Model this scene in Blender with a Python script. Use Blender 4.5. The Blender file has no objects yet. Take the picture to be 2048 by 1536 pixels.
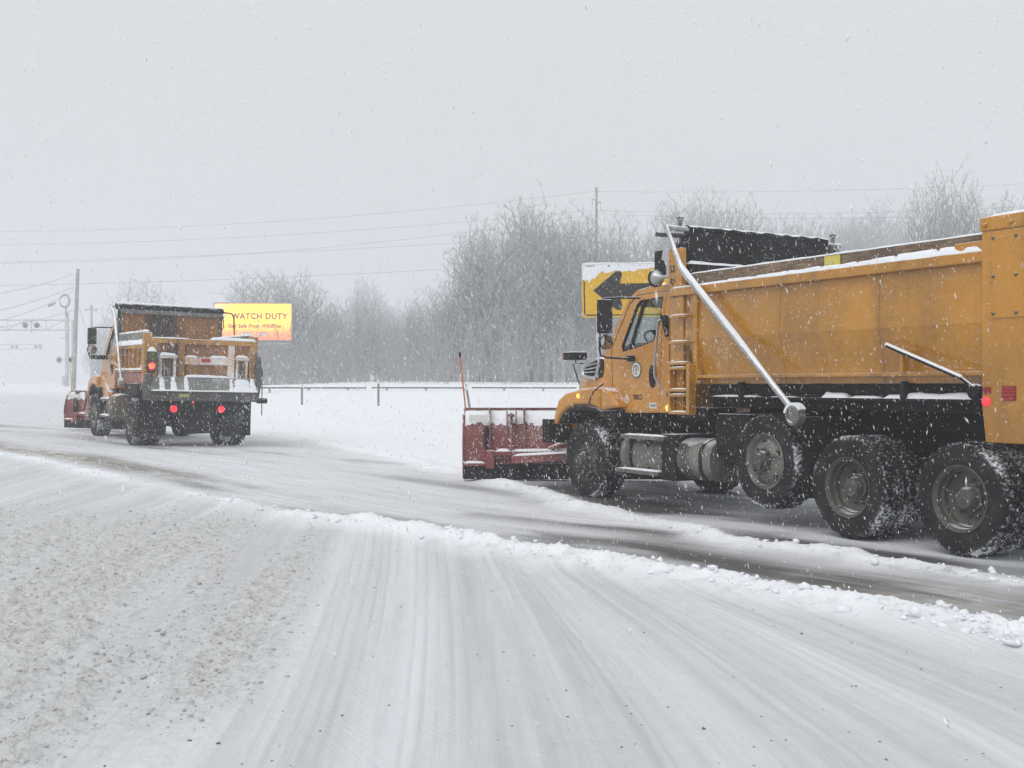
import bpy, bmesh, math, random
import numpy as np
from mathutils import Vector, Matrix

R = math.radians
sc = bpy.context.scene
COL = sc.collection

# ------------------------------------------------------------------ camera
CAM_H = 1.516
cam_d = bpy.data.cameras.new('camera'); cam = bpy.data.objects.new('camera', cam_d); COL.objects.link(cam)
cam_d.sensor_width = 36.0; cam_d.lens = 2350 / 2048 * 36.0
cam_d.clip_start = 0.05; cam_d.clip_end = 3000
cam.location = (0, 0, CAM_H); cam.rotation_euler = (R(90 + 0.118), 0, 0)
sc.camera = cam
cam_d.dof.use_dof = True; cam_d.dof.focus_distance = 16; cam_d.dof.aperture_fstop = 9

# ------------------------------------------------------------------ world: overcast snow sky
SUN_EL, SUN_AZ = R(52), R(-35)
w = bpy.data.worlds.new('World'); sc.world = w; w.use_nodes = True
nt = w.node_tree; nt.nodes.clear()
sky = nt.nodes.new('ShaderNodeTexSky'); sky.sky_type = 'NISHITA'; sky.sun_disc = False
sky.sun_elevation = SUN_EL; sky.sun_rotation = SUN_AZ; sky.dust_density = 4.0; sky.air_density = 1.0
b1 = nt.nodes.new('ShaderNodeBackground'); b1.inputs['Strength'].default_value = 0.06
b2 = nt.nodes.new('ShaderNodeBackground'); b2.inputs['Color'].default_value = (0.80, 0.83, 0.865, 1); b2.inputs['Strength'].default_value = 0.95
mx = nt.nodes.new('ShaderNodeMixShader'); mx.inputs[0].default_value = 0.90       # cloud deck over the clear sky
wo = nt.nodes.new('ShaderNodeOutputWorld')
tc = nt.nodes.new('ShaderNodeTexCoord'); wn = nt.nodes.new('ShaderNodeTexNoise'); wn.inputs['Scale'].default_value = 1.6; wn.inputs['Detail'].default_value = 4
wm = nt.nodes.new('ShaderNodeMix'); wm.data_type = 'RGBA'; wm.inputs[6].default_value = (0.775, 0.80, 0.825, 1); wm.inputs[7].default_value = (0.84, 0.862, 0.885, 1)   # soft cloud tone
nt.links.new(tc.outputs['Generated'], wn.inputs['Vector']); nt.links.new(wn.outputs[0], wm.inputs[0]); nt.links.new(wm.outputs[2], b2.inputs['Color'])
nt.links.new(sky.outputs[0], b1.inputs['Color'])
nt.links.new(b1.outputs[0], mx.inputs[1]); nt.links.new(b2.outputs[0], mx.inputs[2]); nt.links.new(mx.outputs[0], wo.inputs['Surface'])

# ------------------------------------------------------------------ sun through cloud
sun_d = bpy.data.lights.new('sun', 'SUN'); sun = bpy.data.objects.new('sun', sun_d); COL.objects.link(sun)
sun_d.energy = 1.4; sun_d.angle = R(50); sun_d.color = (1.0, 0.98, 0.95)
sdir = Vector((math.sin(SUN_AZ) * math.cos(SUN_EL), math.cos(SUN_AZ) * math.cos(SUN_EL) * -1.0, math.sin(SUN_EL)))
sun.rotation_euler = sdir.to_track_quat('Z', 'Y').to_euler()
sky.sun_rotation = math.atan2(sdir.x, sdir.y)
sc.view_settings.view_transform = 'Standard'; sc.view_settings.look = 'None'
sc.view_settings.exposure = 0.0; sc.view_settings.gamma = 1.0; sc.view_settings.use_curve_mapping = False
sc.cycles.volume_bounces = 2; sc.cycles.max_bounces = 8; sc.cycles.transparent_max_bounces = 12
sc.cycles.use_denoising = True; sc.cycles.use_light_tree = False
sc.cycles.use_adaptive_sampling = True; sc.cycles.adaptive_threshold = 0.02; sc.cycles.adaptive_min_samples = 24

HAZE_DENSITY = 0.0037

# ================================================================== helpers
rng = np.random.default_rng(11)

def hash2(ix, iy, seed):
    h = (ix.astype(np.int64) * 374761393 + iy.astype(np.int64) * 668265263 + seed * 982451653) & 0xffffffff
    h = ((h ^ (h >> 13)) * 1274126177) & 0xffffffff
    return ((h ^ (h >> 16)) & 0xffff) / 65535.0

def vnoise(x, y, seed=0):
    xi = np.floor(x); yi = np.floor(y); fx = x - xi; fy = y - yi
    fx = fx * fx * (3 - 2 * fx); fy = fy * fy * (3 - 2 * fy)
    a = hash2(xi, yi, seed); b = hash2(xi + 1, yi, seed); c = hash2(xi, yi + 1, seed); d = hash2(xi + 1, yi + 1, seed)
    return (a * (1 - fx) + b * fx) * (1 - fy) + (c * (1 - fx) + d * fx) * fy

def fbm(x, y, seed=0, oct=4):
    s = 0; a = .5; t = 0
    for o in range(oct):
        s = s + a * vnoise(x * 2 ** o, y * 2 ** o, seed + o * 17); t += a; a *= .5
    return s / t

def sstep(x, a, b):
    t = np.clip((x - a) / (b - a), 0, 1); return t * t * (3 - 2 * t)

# ------------------------------------------------------------------ materials
MATS = {}
def nodes_of(m):
    m.use_nodes = True; n = m.node_tree.nodes; l = m.node_tree.links; n.clear()
    out = n.new('ShaderNodeOutputMaterial'); p = n.new('ShaderNodeBsdfPrincipled'); l.new(p.outputs[0], out.inputs['Surface'])
    return n, l, p, out

def mixc(n, l, fac, a, b, blend='MIX'):
    m = n.new('ShaderNodeMix'); m.data_type = 'RGBA'; m.blend_type = blend
    for s, v in ((m.inputs[0], fac), (m.inputs[6], a), (m.inputs[7], b)):
        if hasattr(v, 'links'): l.new(v, s)
        elif isinstance(v, (int, float)): s.default_value = v
        else: s.default_value = (*v, 1) if len(v) == 3 else v
    return m.outputs[2]

def math_n(n, l, op, a, b=None, c=None):
    m = n.new('ShaderNodeMath'); m.operation = op
    for i, v in enumerate((a, b, c)):
        if v is None: continue
        if hasattr(v, 'links'): l.new(v, m.inputs[i])
        else: m.inputs[i].default_value = v
    return m.outputs[0]

def ramp(n, l, v, a, b):
    m = n.new('ShaderNodeMapRange'); m.interpolation_type = 'SMOOTHSTEP'
    l.new(v, m.inputs[0]); m.inputs[1].default_value = a; m.inputs[2].default_value = b
    return m.outputs[0]

def noise(n, l, vec, scale, detail=4, rough=.55):
    t = n.new('ShaderNodeTexNoise'); t.inputs['Scale'].default_value = scale
    t.inputs['Detail'].default_value = detail; t.inputs['Roughness'].default_value = rough
    if vec is not None: l.new(vec, t.inputs['Vector'])
    return t.outputs[0]

def objco(n, l, sc3=(1, 1, 1)):
    t = n.new('ShaderNodeTexCoord'); m = n.new('ShaderNodeMapping'); m.inputs['Scale'].default_value = sc3
    l.new(t.outputs['Object'], m.inputs[0]); return m.outputs[0]

SNOWC = (0.84, 0.86, 0.90)
def paint(name, base, rough=.5, metal=0., var=.25, grime=(.10, .09, .08), gamt=.5, gscale=2.2, snow=.5, plaster=0., bump=.0, coat=0., streak=True):
    """weathered surface: tone variation, grime patches with run-down streaks, snow lying on what faces up, wind-blown snow specks"""
    if name in MATS: return MATS[name]
    m = bpy.data.materials.new(name); MATS[name] = m
    n, l, p, out = nodes_of(m)
    co = objco(n, l)
    nv = noise(n, l, co, 1.3, 5)
    dark = tuple(c * (1 - var) for c in base); lite = tuple(min(1, c * (1 + var)) for c in base)
    col = mixc(n, l, ramp(n, l, nv, .3, .7), dark, lite)
    if gamt > 0:
        cs = objco(n, l, (1, 1, .13)) if streak else co
        g = noise(n, l, cs, gscale, 8, .68); g2 = noise(n, l, co, gscale * 7, 5, .6)
        gf = math_n(n, l, 'MULTIPLY', ramp(n, l, math_n(n, l, 'MULTIPLY_ADD', g2, .35, g), .60, .92), gamt)
        col = mixc(n, l, gf, col, grime)
    geo = n.new('ShaderNodeNewGeometry')
    if snow > 0:
        sx = n.new('ShaderNodeSeparateXYZ'); l.new(geo.outputs['Normal'], sx.inputs[0])
        sn = noise(n, l, co, 6, 5)
        f = ramp(n, l, math_n(n, l, 'MULTIPLY_ADD', sn, .7, sx.outputs['Z']), 1.18 - snow * .5, 1.42 - snow * .5)
        col = mixc(n, l, f, col, SNOWC)
    if plaster > 0:
        pn = noise(n, l, co, 55, 3, .6); pb = noise(n, l, co, 1.7, 4)
        f = ramp(n, l, math_n(n, l, 'MULTIPLY_ADD', pb, .5, pn), .98 - plaster * .3, 1.06 - plaster * .3)
        col = mixc(n, l, math_n(n, l, 'MULTIPLY', f, .8), col, SNOWC)
    l.new(col, p.inputs['Base Color'])
    p.inputs['Metallic'].default_value = metal
    rn = noise(n, l, co, 9, 4)
    mr = n.new('ShaderNodeMapRange'); l.new(rn, mr.inputs[0]); mr.inputs[3].default_value = max(.05, rough - .15); mr.inputs[4].default_value = min(1, rough + .2)
    l.new(mr.outputs[0], p.inputs['Roughness'])
    p.inputs['Coat Weight'].default_value = coat
    if max(base) < .03: p.inputs['Specular IOR Level'].default_value = .22
    if bump > 0:
        b = n.new('ShaderNodeBump'); b.inputs['Strength'].default_value = bump; b.inputs['Distance'].default_value = .01
        l.new(noise(n, l, co, 7, 6), b.inputs['Height']); l.new(b.outputs[0], p.inputs['Normal'])
    return m

def flat(name, base, rough=.6, metal=0., emit=None, es=0.):
    if name in MATS: return MATS[name]
    m = bpy.data.materials.new(name); MATS[name] = m
    n, l, p, out = nodes_of(m)
    nv = noise(n, l, objco(n, l), 14, 3)
    l.new(mixc(n, l, nv, tuple(c * .85 for c in base), tuple(min(1, c * 1.12) for c in base)), p.inputs['Base Color'])
    p.inputs['Roughness'].default_value = rough; p.inputs['Metallic'].default_value = metal
    if emit: p.inputs['Emission Color'].default_value = (*emit, 1); p.inputs['Emission Strength'].default_value = es; m.cycles.emission_sampling = 'NONE'
    return m

def glassmat(name, tint=(.93, .965, .955), refl=.12):
    if name in MATS: return MATS[name]
    m = bpy.data.materials.new(name); MATS[name] = m
    n, l, p, out = nodes_of(m); n.remove(p)
    t = n.new('ShaderNodeBsdfTransparent'); t.inputs[0].default_value = (*tint, 1)
    g = n.new('ShaderNodeBsdfGlossy'); g.inputs['Roughness'].default_value = .04
    fr = n.new('ShaderNodeLayerWeight'); fr.inputs[0].default_value = .5
    f = math_n(n, l, 'MULTIPLY_ADD', math_n(n, l, 'POWER', fr.outputs['Facing'], 4), .55, refl * .35)
    mxs = n.new('ShaderNodeMixShader'); l.new(f, mxs.inputs[0]); l.new(t.outputs[0], mxs.inputs[1]); l.new(g.outputs[0], mxs.inputs[2])
    l.new(mxs.outputs[0], out.inputs['Surface']); return m

YEL = (0.54, 0.228, 0.014)
M = {}
M['cab_paint'] = paint('cab_paint', YEL, .34, var=.12, gamt=.40, grime=(.26, .13, .03), snow=.25, plaster=.08, coat=.4, bump=.05)
M['box_paint'] = paint('box_paint', (.47, .205, .007), .24, var=.16, gamt=.72, grime=(.24, .11, .022), gscale=2.4, snow=.5, plaster=.20, coat=.5, bump=.16)
M['old_paint'] = paint('old_paint', (.44, .21, .04), .6, var=.28, gamt=1., grime=(.10, .06, .035), gscale=2.6, snow=.6, plaster=.35, bump=.25)
M['rust_panel'] = paint('rust_panel', (.33, .16, .05), .75, var=.4, gamt=1., grime=(.05, .04, .035), gscale=1.5, snow=.4, plaster=.35, bump=.3)
M['red_band'] = paint('red_band', (.30, .10, .07), .7, var=.3, gamt=.6, snow=.6, plaster=.45, bump=.2)
M['plow_red'] = paint('plow_red', (.20, .045, .038), .55, var=.25, gamt=.7, grime=(.12, .06, .055), snow=.55, plaster=.42, bump=.12)
M['black'] = paint('black', (.012, .012, .013), .7, var=.3, gamt=.25, grime=(.06, .058, .055), snow=.42, plaster=.16)
M['chassis'] = paint('chassis', (.013, .013, .014), .7, var=.3, gamt=.35, grime=(.045, .043, .04), snow=.18, plaster=.12)
M['rubber'] = paint('rubber', (.013, .013, .014), .85, var=.3, gamt=.35, grime=(.04, .038, .036), snow=.12, plaster=.26, bump=.2)
M['rim'] = paint('rim', (.20, .19, .17), .55, metal=.35, var=.35, gamt=1., grime=(.03, .028, .025), gscale=5, snow=.05, plaster=.1, streak=False)
M['rim_dark'] = paint('rim_dark', (.105, .098, .085), .65, metal=.25, var=.35, gamt=.75, grime=(.035, .033, .03), gscale=4, snow=.05, plaster=.15, streak=False)
def rubber_mat():
    m = bpy.data.materials.new('tyre_rubber'); n, l, p, out = nodes_of(m)
    co = objco(n, l); sx = n.new('ShaderNodeSeparateXYZ'); l.new(co, sx.inputs[0])
    r2 = math_n(n, l, 'SQRT', math_n(n, l, 'ADD', math_n(n, l, 'MULTIPLY', sx.outputs['X'], sx.outputs['X']), math_n(n, l, 'MULTIPLY', sx.outputs['Z'], sx.outputs['Z'])))
    n1 = noise(n, l, co, 34, 5, .7); n2 = noise(n, l, co, 3.2, 4); n3 = noise(n, l, co, 90, 3, .6)
    col = mixc(n, l, ramp(n, l, n2, .35, .75), (.010, .010, .011), (.034, .033, .032))
    ring = math_n(n, l, 'MULTIPLY', ramp(n, l, r2, .452, .494), ramp(n, l, math_n(n, l, 'MULTIPLY_ADD', n2, .9, n1), .98, 1.12))
    groove = math_n(n, l, 'MULTIPLY', math_n(n, l, 'SUBTRACT', 1.0, ramp(n, l, r2, .500, .512)), ramp(n, l, r2, .480, .492))
    groove = math_n(n, l, 'MULTIPLY', groove, ramp(n, l, math_n(n, l, 'MULTIPLY_ADD', n2, .5, n1), .70, .95))
    speck = math_n(n, l, 'MULTIPLY', ramp(n, l, math_n(n, l, 'MULTIPLY_ADD', n2, .3, n3), .83, .90), .7)
    f = math_n(n, l, 'MAXIMUM', math_n(n, l, 'MAXIMUM', ring, groove), speck)
    l.new(mixc(n, l, f, col, (.72, .73, .76)), p.inputs['Base Color']); p.inputs['Roughness'].default_value = .85; p.inputs['Specular IOR Level'].default_value = .25
    b = n.new('ShaderNodeBump'); b.inputs['Strength'].default_value = .25; b.inputs['Distance'].default_value = .01; l.new(n1, b.inputs['Height']); l.new(b.outputs[0], p.inputs['Normal'])
    return m
M['tyre_rubber'] = rubber_mat()
M['alu'] = paint('alu', (.25, .24, .215), .5, metal=.5, var=.25, gamt=1., grime=(.065, .06, .05), gscale=3, snow=.4, plaster=.12)
M['alu_arm'] = paint('alu_arm', (.40, .41, .41), .5, metal=.25, var=.2, gamt=.5, grime=(.16, .16, .15), gscale=4, snow=1.1, plaster=.35)
M['chrome'] = paint('chrome', (.55, .56, .57), .3, metal=.8, var=.1, gamt=.3, snow=.4)
M['steel_grey'] = paint('steel_grey', (.19, .19, .175), .7, var=.25, gamt=.6, grime=(.085, .083, .075), snow=.6, plaster=.42, bump=.2)
M['steel_dark'] = paint('steel_dark', (.085, .084, .078), .75, var=.3, gamt=.5, grime=(.03, .03, .028), snow=.4, plaster=.25, bump=.2)
M['tank_brown'] = paint('tank_brown', (.17, .14, .09), .7, var=.3, gamt=.6, grime=(.04, .035, .03), snow=.25, plaster=.25)
M['tarp'] = paint('tarp', (.012, .013, .014), .6, var=.3, gamt=.2, grime=(.03, .03, .03), snow=.45, plaster=.24, bump=.3)
M['galv'] = paint('galv', (.52, .53, .54), .6, metal=.3, var=.15, gamt=.3, snow=.6)
M['post_wood'] = paint('post_wood', (.27, .255, .24), .9, var=.25, gamt=.3, snow=.3)
M['wire'] = flat('wire', (.04, .04, .045), .7)
M['dark_int'] = flat('dark_int', (.03, .03, .032), .8)
M['seat'] = flat('seat', (.10, .10, .10), .85)
M['glass'] = glassmat('glass')
M['mirror_glass'] = flat('mirror_glass', (.5, .5, .5), .05, 1.)
M['black_ink'] = flat('black_ink', (.015, .015, .015), .6)
M['white_ink'] = flat('white_ink', (.72, .72, .70), .6)
M['red_ink'] = flat('red_ink', (.42, .035, .03), .55)
M['olive_ink'] = flat('olive_ink', (.17, .20, .13), .6)
M['yellow_tag'] = flat('yellow_tag', (.62, .52, .10), .6)
M['pale_tag'] = flat('pale_tag', (.45, .43, .16), .6)
M['green_lens'] = flat('green_lens', (.085, .10, .02), .35)
M['amber_off'] = flat('amber_off', (.45, .11, .03), .3)
M['red_off'] = flat('red_off', (.24, .015, .02), .3)
M['amber_on'] = flat('amber_on', (.6, .3, .05), .3, emit=(1, .50, .08), es=1.5)
M['red_on'] = flat('red_on', (.5, .03, .04), .3, emit=(1, .035, .06), es=1.0)
M['orange_on'] = flat('orange_on', (.6, .1, .03), .3, emit=(1, .13, .04), es=1.5)
M['orange_rod'] = flat('orange_rod', (.55, .16, .03), .5)
M['yellow_rod'] = flat('yellow_rod', (.62, .52, .12), .5)

def snow_mat():
    m = bpy.data.materials.new('snow'); n, l, p, out = nodes_of(m)
    co = objco(n, l)
    l.new(mixc(n, l, noise(n, l, co, 3, 4), (.80, .82, .86), (.88, .90, .93)), p.inputs['Base Color'])
    p.inputs['Roughness'].default_value = .85
    b = n.new('ShaderNodeBump'); b.inputs['Strength'].default_value = .35; b.inputs['Distance'].default_value = .02
    l.new(noise(n, l, co, 30, 5), b.inputs['Height']); l.new(b.outputs[0], p.inputs['Normal'])
    return m
M['snow'] = snow_mat()

def wood_mat():
    m = bpy.data.materials.new('wood'); n, l, p, out = nodes_of(m)
    co = objco(n, l, (1.2, 14, 14)); co2 = objco(n, l)
    g = noise(n, l, co, 3, 7, .65); big = noise(n, l, co2, 1.2, 3)
    col = mixc(n, l, ramp(n, l, g, .35, .68), (.10, .065, .04), (.30, .215, .13))
    col = mixc(n, l, ramp(n, l, big, .45, .7), col, (.12, .08, .055))
    f = ramp(n, l, noise(n, l, co2, 50, 3), .66, .72)
    l.new(mixc(n, l, f, col, SNOWC), p.inputs['Base Color']); p.inputs['Roughness'].default_value = .85
    b = n.new('ShaderNodeBump'); b.inputs['Strength'].default_value = .4; b.inputs['Distance'].default_value = .01
    l.new(g, b.inputs['Height']); l.new(b.outputs[0], p.inputs['Normal']); return m
M['wood'] = wood_mat()

# ------------------------------------------------------------------ mesh builder
class MB:
    def __init__(s): s.v = []; s.f = []
    def add(s, vs, fs):
        o = len(s.v); s.v += [tuple(v) for v in vs]; s.f += [tuple(i + o for i in f) for f in fs]; return s
    def box(s, x0, x1, y0, y1, z0, z1):
        v = [(x, y, z) for x in (x0, x1) for y in (y0, y1) for z in (z0, z1)]
        return s.add(v, [(0, 1, 3, 2), (4, 6, 7, 5), (0, 4, 5, 1), (2, 3, 7, 6), (0, 2, 6, 4), (1, 5, 7, 3)])
    def bar(s, p, q, w, h, up=(0, 0, 1)):
        p, q = Vector(p), Vector(q); d = (q - p).normalized(); a = d.cross(Vector(up))
        if a.length < 1e-4: a = d.cross(Vector((1, 0, 0)))
        a.normalize(); b = a.cross(d); a *= w / 2; b *= h / 2
        v = [c + sx * a + sy * b for c in (p, q) for sx, sy in ((-1, -1), (1, -1), (1, 1), (-1, 1))]
        return s.add(v, [(0, 3, 2, 1), (4, 5, 6, 7), (0, 1, 5, 4), (1, 2, 6, 5), (2, 3, 7, 6), (3, 0, 4, 7)])
    def prism(s, poly, axis, a, b):
        """poly of 2D points extruded along axis 'x','y' or 'z' from a to b"""
        def P(u, v, t): return {'x': (t, u, v), 'y': (u, t, v), 'z': (u, v, t)}[axis]
        n = len(poly); v = [P(u, w_, a) for u, w_ in poly] + [P(u, w_, b) for u, w_ in poly]
        return s.add(v, [tuple(range(n)), tuple(reversed(range(n, 2 * n)))] + [(i, (i + 1) % n, n + (i + 1) % n, n + i) for i in range(n)])
    def ring(s, outer, inner, yf, t):
        """plate in the x/z plane with a hole; yf(x,z) gives y of its outer face, t thickness inwards (signed)"""
        n = len(outer); v = []
        for k in (0, 1):
            for L in (outer, inner): v += [(x, yf(x, z) - k * t, z) for x, z in L]
        f = []
        for i in range(n):
            j = (i + 1) % n
            f += [(i, j, n + j, n + i), (2 * n + i, 3 * n + i, 3 * n + j, 2 * n + j), (i, 2 * n + i, 2 * n + j, j), (n + i, n + j, 3 * n + j, 3 * n + i)]
        return s.add(v, f)
    def tube(s, pts, r, n=10, cap=True):
        pts = [Vector(p) for p in pts]; rr = r if isinstance(r, (list, tuple)) else [r] * len(pts)
        ref = None; rings = []
        for i, p in enumerate(pts):
            d = (pts[min(i + 1, len(pts) - 1)] - pts[max(i - 1, 0)]).normalized()
            if ref is None:
                ref = d.cross(Vector((0, 0, 1)) if abs(d.z) < .9 else Vector((1, 0, 0))).normalized()
            ref = (ref - d * ref.dot(d)).normalized(); b = d.cross(ref)
            rings.append([p + (ref * math.cos(2 * math.pi * k / n) + b * math.sin(2 * math.pi * k / n)) * rr[i] for k in range(n)])
        v = [q for g in rings for q in g]; m = len(pts)
        f = [(i * n + k, i * n + (k + 1) % n, (i + 1) * n + (k + 1) % n, (i + 1) * n + k) for i in range(m - 1) for k in range(n)]
        if cap: f += [tuple(reversed(range(n))), tuple(range((m - 1) * n, m * n))]
        return s.add(v, f)
    def lathe(s, prof, c=(0, 0, 0), axis='y', n=40, mod=None):
        """prof = [(r, t)] turned round an axis through c; mod(ring index, k) scales a radius"""
        v = []
        for i, (r, t) in enumerate(prof):
            for k in range(n):
                a = 2 * math.pi * k / n; q = r * (mod(i, k) if mod else 1); x, z = q * math.cos(a), q * math.sin(a)
                v.append({'y': (c[0] + x, c[1] + t, c[2] + z), 'x': (c[0] + t, c[1] + x, c[2] + z), 'z': (c[0] + x, c[1] + z, c[2] + t)}[axis])
        m = len(prof); f = [(i * n + k, i * n + (k + 1) % n, (i + 1) * n + (k + 1) % n, (i + 1) * n + k) for i in range(m - 1) for k in range(n)]
        f += [tuple(range(n)), tuple(reversed(range((m - 1) * n, m * n)))]
        return s.add(v, f)
    def loft(s, secs, close=True, caps=True):
        n = len(secs[0]); v = [p for g in secs for p in g]; f = []
        for i in range(len(secs) - 1):
            for k in range(n if close else n - 1):
                f.append((i * n + k, i * n + (k + 1) % n, (i + 1) * n + (k + 1) % n, (i + 1) * n + k))
        if caps: f += [tuple(reversed(range(n))), tuple(range((len(secs) - 1) * n, len(secs) * n))]
        return s.add(v, f)
    def snowcap(s, p0, p1, wd, h, seed=0, n=None, side=(0, 1, 0), rag=.5):
        """uneven heap of snow lying along p0-p1"""
        p0, p1 = Vector(p0), Vector(p1); L = (p1 - p0).length; n = n or max(6, int(L / .05)); sd = Vector(side)
        secs = []; K = 7
        for i in range(n + 1):
            t = i / n; e = min(1, min(t, 1 - t) * L / .06 + .12)
            hh = h * e * (1 - rag + 2 * rag * float(fbm(np.array([t * L * 4 + seed * 7.3]), np.array([seed * 3.1]), seed)[0]))
            ww = wd * (.85 + .3 * float(vnoise(np.array([t * L * 9 + seed]), np.array([5.5 + seed]), seed)[0]))
            c = p0.lerp(p1, t)
            secs.append([c + sd * (math.cos(math.pi * k / (K - 1)) * ww / 2) + Vector((0, 0, math.sin(math.pi * k / (K - 1)) ** .7 * hh)) for k in range(K)])
        return s.loft(secs)
    def build(s, name, mat, parent=None, bevel=0., smooth=False, seg=2, loc=None, rot=None):
        me = bpy.data.meshes.new(name); me.from_pydata([tuple(v) for v in s.v], [], s.f); me.update()
        bm = bmesh.new(); bm.from_mesh(me); bmesh.ops.recalc_face_normals(bm, faces=bm.faces); bm.to_mesh(me); bm.free()
        return put(name, me, mat, parent, bevel, smooth, seg, loc, rot)

def put(name, me, mat, parent=None, bevel=0., smooth=False, seg=2, loc=None, rot=None):
    if mat is not None and len(me.materials) == 0: me.materials.append(M[mat] if isinstance(mat, str) else mat)
    o = bpy.data.objects.new(name, me); COL.objects.link(o)
    if parent: o.parent = parent
    if loc is not None: o.location = loc
    if rot is not None: o.rotation_euler = rot
    if smooth or bevel:
        me.polygons.foreach_set('use_smooth', [True] * len(me.polygons))
        if smooth == 'flat': me.polygons.foreach_set('use_smooth', [False] * len(me.polygons))
    if bevel:
        b = o.modifiers.new('bevel', 'BEVEL'); b.width = bevel; b.segments = seg; b.limit_method = 'ANGLE'; b.angle_limit = R(35); b.harden_normals = True
    elif smooth is True:
        e = o.modifiers.new('split', 'EDGE_SPLIT'); e.split_angle = R(38)
    return o

def tag(o, label=None, cat=None, group=None, kind=None):
    if label: o['label'] = label
    if cat: o['category'] = cat
    if group: o['group'] = group
    if kind: o['kind'] = kind
    return o

def empty(name, loc, rot=(0, 0, 0)):
    o = bpy.data.objects.new(name, None); COL.objects.link(o); o.location = loc; o.rotation_euler = rot; o.empty_display_size = .3; return o

def textmesh(body, size, shear=0., spacing=1., bold=.0):
    cu = bpy.data.curves.new('lettering', 'FONT'); cu.body = body; cu.size = size; cu.shear = shear; cu.space_character = spacing
    cu.align_x = 'CENTER'; cu.align_y = 'CENTER'; cu.offset = bold; cu.resolution_u = 3
    t = bpy.data.objects.new('lettering', cu); COL.objects.link(t)
    dg = bpy.context.evaluated_depsgraph_get(); me = bpy.data.meshes.new_from_object(t.evaluated_get(dg))
    bpy.data.objects.remove(t); bpy.data.curves.remove(cu); me.materials.clear(); return me

def side_text(body, size, c, mat, parent, name='lettering', sx=1., bold=0., rotz=math.pi, **k):
    """lettering lying on a plane that faces local +y (rotz = pi) or -x"""
    me = textmesh(body, size, bold=bold, **k)
    o = put(name, me, mat, parent); o.location = c; o.rotation_euler = (R(90), 0, rotz); o.scale = (sx, 1, 1); return o

# ================================================================== terrain
RIDGE = np.array([(16, -8), (9.5, -.6), (6, 3.6), (4.3, 5.65), (3.09, 7.09), (2.43, 8.1), (1.51, 9.25), (.35, 10.55), (-.6, 11.5), (-1.74, 12.7), (-3.21, 14.45), (-5.17, 16.9), (-7.6, 19.8), (-10.4, 22.9), (-14.5, 27), (-22, 33), (-40, 45), (-80, 66), (-180, 110), (-400, 200)], float)
WIND = np.array([(9, 4.2), (5.2, 7.9), (3.6, 9.6), (2.75, 10.55), (2.18, 11.35), (1.74, 12.3), (.76, 15.1), (-.18, 17.8), (-.77, 19.3), (-2.2, 22.4), (-3.72, 25.8), (-7.2, 32.4), (-14, 46), (-26, 72), (-44, 118), (-90, 220)], float)

def sdist(P, X, Y):
    """signed distance (positive on the far / right side) and arc length along a polyline"""
    best = np.full(X.shape, 1e9); sd = np.zeros(X.shape); av = np.zeros(X.shape); acc = 0.
    for (x0, y0), (x1, y1) in zip(P[:-1], P[1:]):
        dx, dy = x1 - x0, y1 - y0; L = math.hypot(dx, dy)
        t = np.clip(((X - x0) * dx + (Y - y0) * dy) / L ** 2, 0, 1)
        qx, qy = X - (x0 + t * dx), Y - (y0 + t * dy); d = np.hypot(qx, qy)
        cr = np.where(dx * qy - dy * qx > 0, -1., 1.)
        k = d < best; best = np.where(k, d, best); sd = np.where(k, d * cr, sd); av = np.where(k, acc + t * L, av); acc += L
    return sd, av

def ground_base(X, Y):
    sp = np.log1p(np.exp(np.clip((2 - X) / 1.6, -30, 30))) * 1.6
    sp = np.minimum(sp, 90)
    z = .024 * sp * sstep(Y, 10, 22)
    dF, _ = sdist(WIND, X, Y)
    fld = sstep(dF, 2.0, 9.0)
    z = z * (1 - fld * sstep(Y, 28, 50) * .8)
    z = z + fld * (1.05 * sstep(Y, 36, 60) + .62 * sstep(Y, 62, 92)) * sstep(X, -45, -8) 
    z = z + fld * .07 * np.exp(-((Y - 60.6) / 1.3) ** 2) * sstep(X, -30, -20)
    z = z + .9 * sstep(Y, 90, 210) * (1 - sstep(X, -60, -25))
    return z

def ground_z(x, y):
    return float(ground_base(np.array([float(x)]), np.array([float(y)]))[0])

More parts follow.
